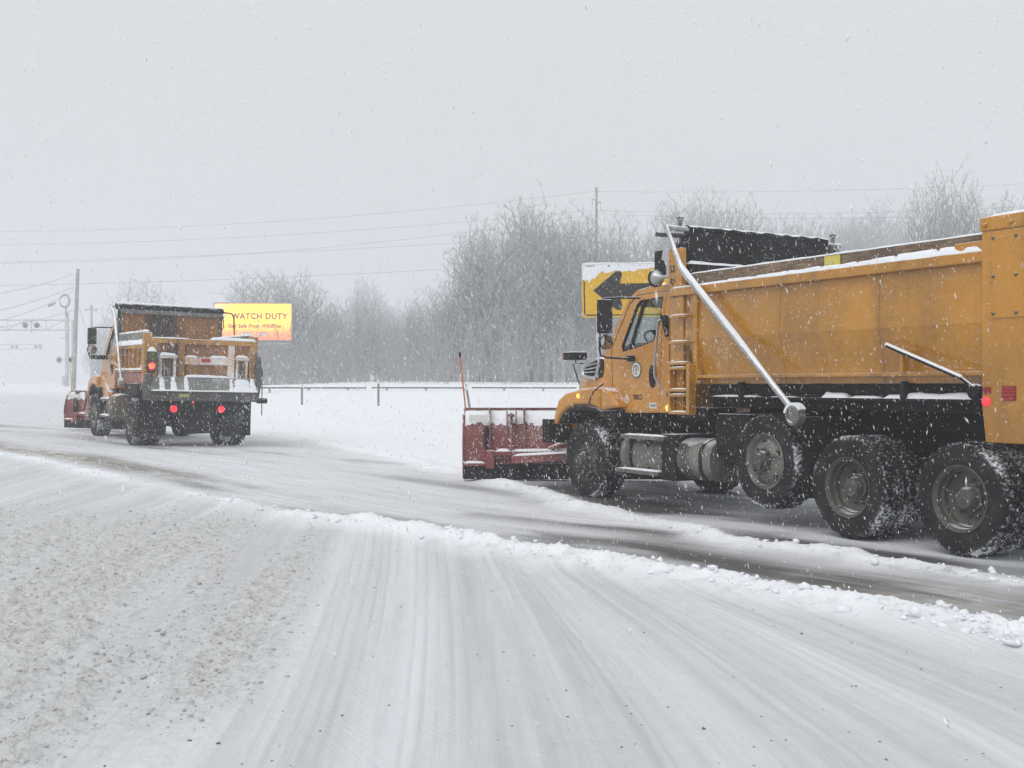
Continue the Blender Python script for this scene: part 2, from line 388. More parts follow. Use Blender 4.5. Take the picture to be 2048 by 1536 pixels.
def build_ground():
    ys = np.concatenate([np.linspace(-10, 2.6, 16), np.geomspace(2.8, 40, 470), np.geomspace(40.5, 560, 165)])
    s = np.linspace(-1, 1, 431)
    S, Y = np.meshgrid(s, ys)
    W = .50 * np.maximum(Y, 3.0) + 1.2
    X = W * S / .86 + np.sign(S) * np.maximum(np.abs(S) - .86, 0) ** 2 * (90 + np.maximum(Y, 3) * 60)
    z = ground_base(X, Y)
    dR, vR = sdist(RIDGE, X, Y); dW, vW = sdist(WIND, X, Y)
    lft = sstep(vR, 27, 35)                              # the windrow dies out towards the left
    road = sstep(dR, -.05 - .9 * lft, .25 + .5 * lft)
    near = 1 - road
    unplowed = sstep(dW, -.05, .3) * sstep(Y, 17.0, 19.5) 
    # windrow between the ploughed lane and the foreground
    wob = (fbm(vR * .9, dR * 0 + 3, 5) - .5) * .45
    lump = fbm(X * 4.2, Y * 4.2, 21, 4); lump2 = fbm(X * 11, Y * 11, 33, 3)
    brk = .30 + .70 * sstep(fbm(vR * .55, vR * 0 + 4, 19, 4), .30, .62)
    prof = (np.exp(-((dR + .10 + wob) / .19) ** 2) + .45 * np.exp(-((dR + .34 + wob * 1.7) / .22) ** 2)) * brk
    amp = (.045 + .06 * fbm(vR * .7, vR * 0, 8)) * (1 - .75 * lft)
    lump3 = fbm(X * 24, Y * 24, 39, 2)
    z = z + prof * amp * (.20 + 1.1 * lump ** 1.3 + .55 * lump2 + .35 * lump3)
    # thinner windrow off the second plough
    wob2 = (fbm(vW * 1.1, dW * 0 + 9, 15) - .5) * .5
    prof2 = np.exp(-((dW + wob2) / .22) ** 2)
    amp2 = (.03 + .09 * fbm(vW * .8, vW * 0, 18) ** 1.2) * sstep(Y, 8.5, 10.5)
    z = z + prof2 * amp2 * (.3 + 1.4 * lump)
    # unploughed snow and the field
    z = z + unplowed * (.055 + .03 * fbm(X * .7, Y * .7, 40)) + sstep(dW, 3.6, 4.6) * unplowed * .10
    z = z + near * (.018 + .02 * fbm(X * .8, Y * .8, 44))
    # wheel tracks across the foreground
    q = np.clip((Y - 4.5) / 6, -.6, 1.25); q = np.sign(q) * np.abs(q) ** 1.25
    u = X + .32 * q; pos = u > 0
    tu = np.where(pos, u / np.maximum(1 - .52 * np.maximum(q, -.5), .35), u / np.maximum(1 + .18 * q, .4))
    tv = Y
    grooves = fbm(tu * 3.1 + 40, tv * .05, 60, 3)
    z = z - near * .022 * sstep(grooves, .5, .68)
    # churned slush on the left
    slush = near * sstep(-tu, .75, 1.5) * sstep(Y, 3.0, 3.8) * (1 - sstep(Y, 12.5, 15.5))
    slush = slush * (.16 + .84 * sstep(fbm(tu * 2.3, tv * .13, 71, 3), .36, .58))
    cl = fbm(X * 13, Y * 16, 81, 3); cl2 = fbm(X * 26, Y * 30, 91, 2)
    z = z + slush * (.030 * sstep(cl, .46, .72) + .018 * sstep(cl2, .45, .8))
    z = z + .006 * (lump2 - .5)
    # packed / bare bands in the ploughed lane
    def band(d, c, wd): return np.exp(-((d - c) / wd) ** 2)
    wv = (fbm(vR * .25, vR * 0 + 2, 101) - .5) * .5
    pat = .25 + 1.1 * sstep(fbm(vR * .22, dR * .35 + 7, 131, 4), .36, .64)
    bare = (.54 * band(dR + wv * 1.6, .90, .62) * pat * (1 - .5 * sstep(Y, 15, 22)) + .70 * band(dR + wv * .9, 2.0, .32) * (1 - sstep(Y, 13, 19)) * (.5 + .5 * pat) + .42 * band(dR + wv, 3.6, .6) + .38 * band(dR, 5.0, .6) * pat + .30 * band(dR + wv, 6.6, .5))
    t1 = band(dW - .75 + wv * .3, 0, .65) * (1 - sstep(Y, 17.5, 19.5)) * .9 + band(dW - 2.6, 0, .8) * (1 - sstep(Y, 17.5, 20)) * .75
    bare = 1.12 * np.maximum(bare, t1) * road * (1 - unplowed)
    bare = bare * (.20 + 1.05 * sstep(fbm(vR * .45, dR * 1.3, 111, 4), .25, .72)) * (1 - .9 * np.clip(prof, 0, 1)) * (1 - .9 * np.clip(prof2 * sstep(Y, 9, 10.5), 0, 1))
    bare = bare * (1 - .35 * sstep(Y, 28, 60))
    brown = band(dR + wv, .70, .50) * sstep(vR, 30, 37) * (1 - sstep(vR, 70, 90)) * 1.15 + band(dR + wv, .9, .8) * (1 - sstep(Y, 8.2, 10)) * road * .5
    fresh = np.maximum.reduce([unplowed, np.clip(prof * 1.2, 0, 1) * (1 - .3 * sstep(vR, 40, 50)), np.clip(prof2 * 1.1, 0, 1), sstep(Y, 70, 110)])
    ny, nx = X.shape
    co = np.stack([X, Y, z], -1).reshape(-1, 3).astype(np.float32)
    idx = np.arange(ny * nx).reshape(ny, nx)
    fc = np.stack([idx[:-1, :-1], idx[:-1, 1:], idx[1:, 1:], idx[1:, :-1]], -1).reshape(-1, 4)
    me = bpy.data.meshes.new('snowy_road')
    me.vertices.add(len(co)); me.vertices.foreach_set('co', co.ravel())
    me.loops.add(fc.size); me.loops.foreach_set('vertex_index', fc.ravel().astype(np.int32))
    me.polygons.add(len(fc)); me.polygons.foreach_set('loop_start', np.arange(0, fc.size, 4, dtype=np.int32)); me.polygons.foreach_set('loop_total', np.full(len(fc), 4, np.int32))
    me.update(); me.validate()
    me.polygons.foreach_set('use_smooth', np.ones(len(fc), bool))
    for nm, ar in dict(lane_u=dR, lane_v=vR, track_u=tu, track_v=tv, road=road, bare=bare, brown=brown, fresh=fresh, slush=slush).items():
        at_ = me.attributes.new(nm, 'FLOAT', 'POINT'); at_.data.foreach_set('value', ar.ravel().astype(np.float32))
    # material
    m = bpy.data.materials.new('snow_road'); n, l, p, out = nodes_of(m)
    def A(nm): t = n.new('ShaderNodeAttribute'); t.attribute_name = nm; return t.outputs['Fac']
    def V(a, b, sa, sb):
        c = n.new('ShaderNodeCombineXYZ'); l.new(math_n(n, l, 'MULTIPLY', a, sa), c.inputs[0]); l.new(math_n(n, l, 'MULTIPLY', b, sb), c.inputs[1]); return c.outputs[0]
    lu, lv, tu_, tv_ = A('lane_u'), A('lane_v'), A('track_u'), A('track_v')
    co_ = objco(n, l)
    s1 = noise(n, l, V(lu, lv, 2.2, .16), 1, 5, .6); s2 = noise(n, l, V(lu, lv, 14, .45), 1, 4, .6); s3 = noise(n, l, V(lu, lv, 60, 2.2), 1, 3, .6)
    fine = noise(n, l, co_, 38, 5, .7); mid = noise(n, l, co_, 5, 5, .6)
    bare_ = A('bare')
    bf = math_n(n, l, 'ADD', math_n(n, l, 'MULTIPLY', bare_, .85), math_n(n, l, 'MULTIPLY_ADD', s1, .62, math_n(n, l, 'MULTIPLY', s2, .70)))
    bf = math_n(n, l, 'MULTIPLY_ADD', s3, .34, bf); bf = math_n(n, l, 'MULTIPLY_ADD', fine, .16, bf)
    asph = math_n(n, l, 'MULTIPLY', ramp(n, l, bf, .98, 1.75), .95)
    packed_road = mixc(n, l, ramp(n, l, math_n(n, l, 'MULTIPLY_ADD', s3, .5, s2), .55, .95), (.55, .56, .58), (.78, .795, .825))
    road_c = mixc(n, l, asph, packed_road, (.048, .047, .047))
    road_c = mixc(n, l, math_n(n, l, 'MULTIPLY', A('brown'), ramp(n, l, math_n(n, l, 'MULTIPLY_ADD', s2, .6, mid), .6, 1.0)), road_c, (.22, .175, .11))
    k1 = noise(n, l, V(tu_, tv_, 1.7, .06), 1, 5, .62); k2 = noise(n, l, V(tu_, tv_, 10, .16), 1, 4, .6); k3 = noise(n, l, V(tu_, tv_, 40, 1.2), 1, 3, .6)
    kf = math_n(n, l, 'ADD', math_n(n, l, 'MULTIPLY', k1, .9), math_n(n, l, 'MULTIPLY_ADD', k2, .32, math_n(n, l, 'MULTIPLY', k3, .14)))
    kf = math_n(n, l, 'MULTIPLY_ADD', mid, .12, kf)
    fore = mixc(n, l, ramp(n, l, kf, .50, .98), (.49, .496, .508), (.72, .738, .768))
    fore = mixc(n, l, math_n(n, l, 'MULTIPLY', ramp(n, l, fine, .63, .74), .35), fore, (.40, .39, .38))
    rib = math_n(n, l, 'SINE', math_n(n, l, 'MULTIPLY_ADD', tu_, 92.0, math_n(n, l, 'MULTIPLY', k1, 9.0)))
    tbm = ramp(n, l, noise(n, l, V(tu_, tv_, 2.6, .045), 1, 2, .5), .52, .57)
    ribf = math_n(n, l, 'MULTIPLY', math_n(n, l, 'MULTIPLY', ramp(n, l, rib, .0, .9), tbm), ramp(n, l, math_n(n, l, 'MULTIPLY_ADD', mid, .6, k3), .55, .95))
    fore = mixc(n, l, math_n(n, l, 'MULTIPLY', ribf, .38), fore, (.44, .445, .455))
    sl = A('slush'); c1 = noise(n, l, co_, 17, 6, .75); c2 = noise(n, l, co_, 46, 4, .7)
    sf = ramp(n, l, math_n(n, l, 'MULTIPLY_ADD', c2, .5, c1), .68, .98)
    slush_c = mixc(n, l, sf, (.64, .643, .645), (.345, .338, .315))
    fore = mixc(n, l, sl, fore, slush_c)
    col = mixc(n, l, A('road'), fore, road_c)
    fr = math_n(n, l, 'MULTIPLY', A('fresh'), ramp(n, l, math_n(n, l, 'MULTIPLY_ADD', fine, -.35, mid), .05, .30))
    col = mixc(n, l, math_n(n, l, 'MAXIMUM', fr, math_n(n, l, 'MULTIPLY', A('fresh'), .55)), col, (.85, .87, .90))
    l.new(col, p.inputs['Base Color'])
    rr = n.new('ShaderNodeMapRange'); l.new(math_n(n, l, 'MULTIPLY', asph, A('road')), rr.inputs[0]); rr.inputs[3].default_value = .8; rr.inputs[4].default_value = .42
    l.new(rr.outputs[0], p.inputs['Roughness'])
    hh = math_n(n, l, 'ADD', math_n(n, l, 'MULTIPLY', fine, .5), math_n(n, l, 'MULTIPLY_ADD', c2, sl, math_n(n, l, 'MULTIPLY', mid, .6)))
    hh = math_n(n, l, 'MULTIPLY_ADD', k2, .5, hh); hh = math_n(n, l, 'MULTIPLY_ADD', s2, .4, hh)
    tr = math_n(n, l, 'SINE', math_n(n, l, 'MULTIPLY', tv_, 78.0)); tr2 = math_n(n, l, 'SINE', math_n(n, l, 'MULTIPLY', tu_, 150.0))
    tb = ramp(n, l, noise(n, l, V(tu_, tv_, 3.4, .05), 1, 2, .5), .54, .60)
    tb = math_n(n, l, 'MULTIPLY', tb, math_n(n, l, 'SUBTRACT', 1.0, A('road')))
    hh = math_n(n, l, 'MULTIPLY_ADD', math_n(n, l, 'MULTIPLY', math_n(n, l, 'MULTIPLY', tr, tr2), .05), tb, hh)
    b = n.new('ShaderNodeBump'); b.inputs['Strength'].default_value = .55; b.inputs['Distance'].default_value = .03
    l.new(hh, b.inputs['Height']); l.new(b.outputs[0], p.inputs['Normal'])
    me.materials.append(m)
    o = bpy.data.objects.new('snowy_road', me); COL.objects.link(o); tag(o, 'snow-packed road with wheel tracks and ploughed windrows', kind='structure')
    return co.reshape(ny, nx, 3), ys, dR, dW, slush, prof, prof2
G = build_ground()

# loose lumps of ploughed snow and slush
def clods():
    bm = bmesh.new(); bmesh.ops.create_icosphere(bm, subdivisions=1, radius=1); iv = np.array([v.co[:] for v in bm.verts]); itf = np.array([[v.index for v in f.verts] for f in bm.faces]); bm.free()
    def mass(name, pts, sizes, mat, label):
        vs, fs = [], []
        for i, (p, s_) in enumerate(zip(pts, sizes)):
            k = 1 + .32 * np.sin(iv @ rng.normal(0, 2.4, (3, 1)) + rng.uniform(0, 6)) + rng.uniform(-.28, .28, (len(iv), 1)); q = iv * k * s_ * np.array([rng.uniform(.8, 1.5), rng.uniform(.8, 1.5), rng.uniform(.5, .9)])
            a = rng.uniform(0, 6.28); ca, sa = math.cos(a), math.sin(a); q = q @ np.array([[ca, -sa, 0], [sa, ca, 0], [0, 0, 1]])
            vs.append(q + p); fs.append(itf + i * len(iv))
        vs = np.concatenate(vs); fs = np.concatenate(fs)
        me = bpy.data.meshes.new(name); me.from_pydata(vs.tolist(), [], fs.tolist()); me.update()
        o = put(name, me, mat); me.polygons.foreach_set('use_smooth', [True] * len(me.polygons)); tag(o, label, kind='stuff'); return o
    co, ys, dR, dW, sl, pr, pr2 = G
    flatco = co.reshape(-1, 3); wgt_Y = flatco[:, 1]
    vis = (wgt_Y > 4) & (wgt_Y < 30)
    def pick(mask, nn): 
        id_ = np.flatnonzero(mask.ravel() & vis); return flatco[rng.choice(id_, nn)]
    a = pick((pr > .38), 1300); b = pick((pr2 > .45) & (co[..., 1] > 9), 420)
    P = np.concatenate([a, b]); S = rng.gamma(.75, .0075, len(P)) + .004; S = np.minimum(S, .036)
    P = P + np.stack([rng.normal(0, .04, len(P)), rng.normal(0, .04, len(P)), S * .35], -1)
    mass('snow_clods', P, S, 'snow', 'white lumps of ploughed snow scattered along the windrows')
    d = pick(sl > .35, 9000); S = np.minimum(rng.gamma(1.3, .0032, len(d)) + .0025, .018)
    d = d + np.stack([rng.normal(0, .05, len(d)), rng.normal(0, .05, len(d)), S * .25], -1)
    mm = flat('slush_lump', (.50, .495, .475), .85); M['slush_lump'] = mm
    mass('slush_lumps', d, S * .8, 'slush_lump', 'grey-brown slush crumbs strewn over the left foreground')
    e = pick((dR < -.6) & (dR > -7) & (sl < .3), 220); S = rng.uniform(.002, .0075, len(e))
    mm = flat('grit', (.13, .12, .11), .9); M['grit'] = mm
    mass('grit', e, S, 'grit', 'dark specks of grit on the packed snow')
clods()

# ================================================================== wheels
def tyre_mesh(r, wd, rb, lugs=0):
    """y = 0 is the outer face, the tyre reaches to y = -wd"""
    prof = [(rb, -.012), (rb + .03, .004), (rb + (r - rb) * .45, .012), (r * .93, .004), (r * .975, -.016), (r, -.045)]
    inner = [(q, -wd - t) for q, t in reversed(prof)]
    mid = [(r, -wd * .5)]
    prof = prof + mid + inner
    prof = [(q, t) for q, t in prof]
    N = 112
    def mod(i, k):
        n0 = len(prof)
        if 3 <= i <= n0 - 4 and lugs:
            ph = k % 4
            if i in (4, 5, n0 - 5, n0 - 6): return 1.0 if ph in (0, 1) else .962
            if i == 6: return 1.0 if (k // 2) % 2 else .975
        return 1.0
    b = MB().lathe(prof, n=N, mod=mod); b.f = b.f[:-2]
    me = bpy.data.meshes.new('tyre'); me.from_pydata(b.v, [], b.f); me.update()
    bm = bmesh.new(); bm.from_mesh(me); bmesh.ops.recalc_face_normals(bm, faces=bm.faces); bm.to_mesh(me); bm.free()
    return me
def lathe_mesh(name, prof, n=48):
    b = MB().lathe(prof, n=n)
    me = bpy.data.meshes.new(name); me.from_pydata(b.v, [], b.f); me.update()
    bm = bmesh.new(); bm.from_mesh(me); bmesh.ops.recalc_face_normals(bm, faces=bm.faces); bm.to_mesh(me); bm.free(); return me
ME = {}
ME['tyre'] = tyre_mesh(.515, .27, .292, 1)
ME['tyre_wide'] = tyre_mesh(.525, .33, .292, 1)
ME['dish'] = lathe_mesh('wheel', [(.05, -.235), (.292, -.235), (.292, -.012), (.305, .004), (.300, .008), (.286, -.004), (.268, -.022), (.262, -.075), (.248, -.085), (.243, -.135), (.225, -.150), (.19, -.168), (.13, -.172), (.05, -.172)])
ME['hub_deep'] = lathe_mesh('hub', [(.13, -.170), (.125, -.130), (.105, -.122), (.100, -.070), (.085, -.045), (.04, -.040)])
ME['disc'] = lathe_mesh('wheel', [(.05, -.24), (.292, -.24), (.292, -.012), (.305, .004), (.300, .008), (.284, -.002), (.268, -.030), (.250, -.046), (.215, -.020), (.165, .030), (.14, .036), (.05, .036)])
ME['disc_dark'] = ME['disc'].copy()
M['rim_black'] = paint('rim_black', (.05, .048, .045), .7, metal=.2, var=.5, gamt=.8, grime=(.015, .015, .015), gscale=4, snow=.05, plaster=.2, streak=False)
ME['hub_out'] = lathe_mesh('hub', [(.115, .036), (.108, .075), (.085, .082), (.080, .120), (.06, .132), (.02, .134)])
ME['nut'] = MB().lathe([(.016, 0), (.016, .03), (.009, .042)], n=6)
_m = bpy.data.meshes.new('lug_nut'); _m.from_pydata(ME['nut'].v, [], ME['nut'].f); ME['nut'] = _m
_h = MB().lathe([(.030, -.012), (.030, .0035), (.022, .004)], n=12); _m = bpy.data.meshes.new('hand_hole_shade'); _m.from_pydata([(x * .72, y, z) for x, y, z in _h.v], [], _h.f); ME['hole'] = _m  # closed disc, coloured black to stand for the shade inside a hand hole

def wheel(parent, x, y, z, kind='dish', side=1, wide=False, phase=0., rimmat='rim', detail=True, yaw=0.):
    """outer face at y, side = +1 left, -1 right"""
    me = ME['dish'] if kind == 'dish' else ME['disc' if rimmat == 'rim' else 'disc_dark']
    if not me.materials: me.materials.append(M['rim_dark' if kind == 'dish' else rimmat])
    o = put('wheel', me, None, parent, smooth=True)
    o.location = (x, y, z); o.rotation_euler = (0, phase, (0 if side > 0 else math.pi) + yaw)
    tm = ME['tyre_wide'] if wide else ME['tyre']
    put('tyre', tm, 'tyre_rubber', o, smooth=True)
    if detail:
        put('hub', ME['hub_deep'] if kind == 'dish' else ME['hub_out'], 'rim_dark', o, smooth=True)
        for k in range(10):
            a = k * math.pi / 5
            rr, yy = (.165, -.170) if kind == 'dish' else (.140, .036)
            put('lug_nut', ME['nut'], 'rim_dark', o, loc=(rr * math.cos(a), yy, rr * math.sin(a)))
        if kind != 'dish':
            for k in range(5):
                a = k * 2 * math.pi / 5 + .3
                h = put('hand_hole_shade', ME['hole'], 'black_ink', o, loc=(.215 * math.cos(a), -.014, .215 * math.sin(a)))  # no opening cut; the dark is put into a black disc
                h.rotation_euler = (0, -a, 0)
    return o

def lamp(parent, c, r, mat, name, axis='y', d=.03, n=18):
    return MB().lathe([(r, 0), (r, d * .4), (r * .8, d * .8), (r * .4, d)], c=c, axis=axis, n=n).build(name, mat, parent, smooth=True)

# ================================================================== dump truck with eight visible wheels, close on the right
def both(fn):
    for s_ in (1, -1): fn(s_)

def cab_shell(T, roofdz=0., dx=0., paintm='cab_paint', simple=False):
    """conventional cab: door panels with window openings, pillars, roof, windscreen, back wall, seat, dash, steering wheel"""
    def yf(s_): return lambda x, z: s_ * (1.05 - .13 * max(0., (z - 2.0) / .78))
    def sh(L): return [(x + dx, z + (roofdz * max(0, (z - 1.9) / .9))) for x, z in L]
    door_o = [(4.185, 2.60), (4.02, 2.70), (3.40, 2.72), (3.385, 2.2), (3.40, 1.19), (4.17, 1.19), (4.44, 1.50), (4.475, 2.0)]
    win = [(4.03, 2.56), (3.95, 2.63), (3.46, 2.65), (3.455, 2.28), (3.55, 2.09), (3.82, 2.035), (4.20, 1.975), (4.235, 2.05)]
    shell_o = [(4.235, 2.66), (4.06, 2.775), (3.22, 2.80), (3.22, 2.2), (3.22, 1.19), (4.17, 1.17), (4.62, 1.50), (4.66, 1.93)]
    shell_i = [(x + (-.012 if x < 3.9 else .012), z + (.012 if z > 1.9 else 0)) for x, z in door_o]
    for s_ in (1, -1):
        MB().ring(sh(shell_o), sh(shell_i), yf(s_), s_ * .05).build('cab_side', paintm, T, bevel=.012)
        d = MB().ring(sh(door_o), sh(win), yf(s_), s_ * .05).build('door', paintm, T, bevel=.012)
        inset = [(x * .985 + .015 * 3.85, z * .985 + .015 * 2.3) for x, z in win]
        MB().ring(sh(win), sh(inset), lambda x, z, f=yf(s_), q=s_: f(x, z) + q * .004, s_ * .045).build('window_seal', 'black', d)
        v = [(x, yf(s_)(x, z) - s_ * .025, z) for x, z in sh(inset)]
        MB().add(v + [(a, b - s_ * .006, c) for a, b, c in v], [tuple(range(8)), tuple(reversed(range(8, 16)))] + [(i, (i + 1) % 8, 8 + (i + 1) % 8, 8 + i) for i in range(8)]).build('window_pane', 'glass', d)
        a, b_ = sh([(3.86, 2.64)])[0], sh([(4.04, 2.0)])[0]
        MB().bar((a[0], yf(s_)(*a) - s_ * .012, a[1]), (b_[0], yf(s_)(*b_) - s_ * .012, b_[1]), .045, .03, up=(0, 1, 0)).build('window_divider', 'black', d)
        if not simple or s_ == 1:
            MB().lathe([(.045, -.004), (.045, .012), (.03, .018)], c=(0, 0, 0), n=20).build('door_handle', 'black', d, smooth=True, loc=(3.53 + dx, s_ * 1.052, 1.645)).scale = (1.5, s_, 3.2)
            MB().tube([(3.36 + dx, s_ * 1.02, 2.36), (3.345 + dx, s_ * 1.10, 2.33), (3.395 + dx, s_ * 1.125, 1.74), (3.39 + dx, s_ * 1.12, 1.64), (3.335 + dx, s_ * 1.07, 1.50)], .016, 8).build('grab_handle', 'alu_arm', T, smooth=True)
    # roof with crown
    def zz(z): return z + roofdz * max(0, (z - 1.9) / .9)
    secs = []
    for x, z, hw in ((4.27, 2.62, .93), (4.20, 2.69, .935), (4.06, 2.77, .92), (3.7, 2.80, .92), (3.22, 2.795, .92)):
        secs.append([(x + dx, hw * math.cos(t), zz(z) + (.055 * math.sin(t) if x < 4.25 else .03 * math.sin(t))) for t in np.linspace(0, math.pi, 11)] + [(x + dx, -hw + .04, zz(z) - .05), (x + dx, hw - .04, zz(z) - .05)])
    rf = MB().loft(secs).build('roof', paintm, T, smooth=True)
    for y in (-.55, -.25, 0, .25, .55):
        MB().lathe([(.04, 0), (.038, .035), (.02, .05)], c=(3.98 + dx, y, zz(2.83)), axis='z', n=12).build('marker_lamp', 'amber_on', rf, smooth=True)
    # windscreen and surround
    a, b_ = (4.24 + dx, zz(2.60)), (4.62 + dx, zz(1.92))
    MB().add([(a[0], .86, a[1]), (a[0], -.86, a[1]), (b_[0], -.97, b_[1]), (b_[0], .97, b_[1])] + [(a[0] - .01, .86, a[1]), (a[0] - .01, -.86, a[1]), (b_[0] - .01, -.97, b_[1]), (b_[0] - .01, .97, b_[1])],
             [(0, 1, 2, 3), (7, 6, 5, 4), (0, 4, 5, 1), (1, 5, 6, 2), (2, 6, 7, 3), (3, 7, 4, 0)]).build('windscreen', 'glass', T)
    for s_ in (1, -1):
        MB().bar((a[0], s_ * .90, a[1]), (b_[0], s_ * 1.0, b_[1]), .09, .05, up=(0, 1, 0)).build('pillar', paintm, T, bevel=.01)
    MB().box(4.40 + dx, 4.68 + dx, -1.0, 1.0, 1.2, 1.90).build('firewall', paintm, T, bevel=.02)
    MB().box(3.20 + dx, 3.26 + dx, -.98, .98, 1.2, 1.95).box(3.205 + dx, 3.255 + dx, -.90, -.55, 1.95, zz(2.74)).box(3.205 + dx, 3.255 + dx, .55, .90, 1.95, zz(2.74)).box(3.205 + dx, 3.255 + dx, -.55, .55, zz(2.5), zz(2.76)).build('cab_back', paintm, T, bevel=.01)
    MB().box(3.225 + dx, 3.235 + dx, -.55, .55, 1.95, zz(2.5)).build('rear_window', 'glass', T)
    MB().box(3.24 + dx, 4.42 + dx, -1.0, 1.0, 1.19, 1.26).build('cab_floor', 'dark_int', T)
    MB().prism([(4.40 + dx, 1.3), (4.40 + dx, 1.93), (4.22 + dx, 1.97), (4.10 + dx, 1.88), (4.14 + dx, 1.3)], 'y', -.95, .95).build('dashboard', 'dark_int', T, bevel=.02)
    MB().prism([(4.40 + dx, 1.9), (4.38 + dx, 2.06), (4.24 + dx, 2.10), (4.12 + dx, 2.04), (4.12 + dx, 1.9)], 'y', .25, .90).build('instrument_hood', 'seat', T, bevel=.03)
    for y in (.45, -.45):
        st = MB().box(3.40 + dx, 3.85 + dx, y - .25, y + .25, 1.50, 1.64).build('seat', 'seat', T, bevel=.05)
        MB().prism([(3.30 + dx, 1.60), (3.46 + dx, 1.60), (3.36 + dx, 2.22), (3.26 + dx, 2.22)], 'y', y - .24, y + .24).build('seat_back', 'seat', st, bevel=.05)
    sw = MB().tube([(.22 * math.cos(t), .22 * math.sin(t), 0) for t in np.linspace(0, 2 * math.pi, 25)], .016, 8, cap=False).bar((-.21, 0, 0), (.21, 0, 0), .04, .015).bar((0, -.21, 0), (0, .02, 0), .04, .015).build('steering_wheel', 'dark_int', T, smooth=True)
    sw.location = (4.02 + dx, .58, 2.12); sw.rotation_euler = (0, R(-38), 0)

def hood_loft(T, secs_spec, mat, name='hood', snow=None):
    secs = []; 
    for x, top, hw, low in secs_spec:
        h = top - low
        g = [(x, hw * 1.02, low), (x, hw * 1.02, low + h * .45), (x, hw * .98, low + h * .78), (x, hw * .84, low + h * .95), (x, hw * .55, top), (x, 0, top + .03)]
        secs.append(g + [(x, -b, c) for _, b, c in reversed(g[:-1])])
    o = MB().loft(secs).build(name, mat, T, smooth=True)
    if snow:
        ss = []
        for (x, top, hw, low) in secs_spec:
            if snow[0] <= x <= snow[1]:
                h = top - low; k = snow[2] * (.8 + .4 * rng.random())
                g = [(x, hw * .93, low + h * .87), (x, hw * .84, low + h * .95 + k * .7), (x, hw * .55, top + k), (x, 0, top + .03 + k), (x, -hw * .55, top + k), (x, -hw * .84, low + h * .95 + k * .7), (x, -hw * .93, low + h * .87)]
                ss.append(g)
        MB().loft(ss).build('snow', 'snow', o, smooth=True)
    return o

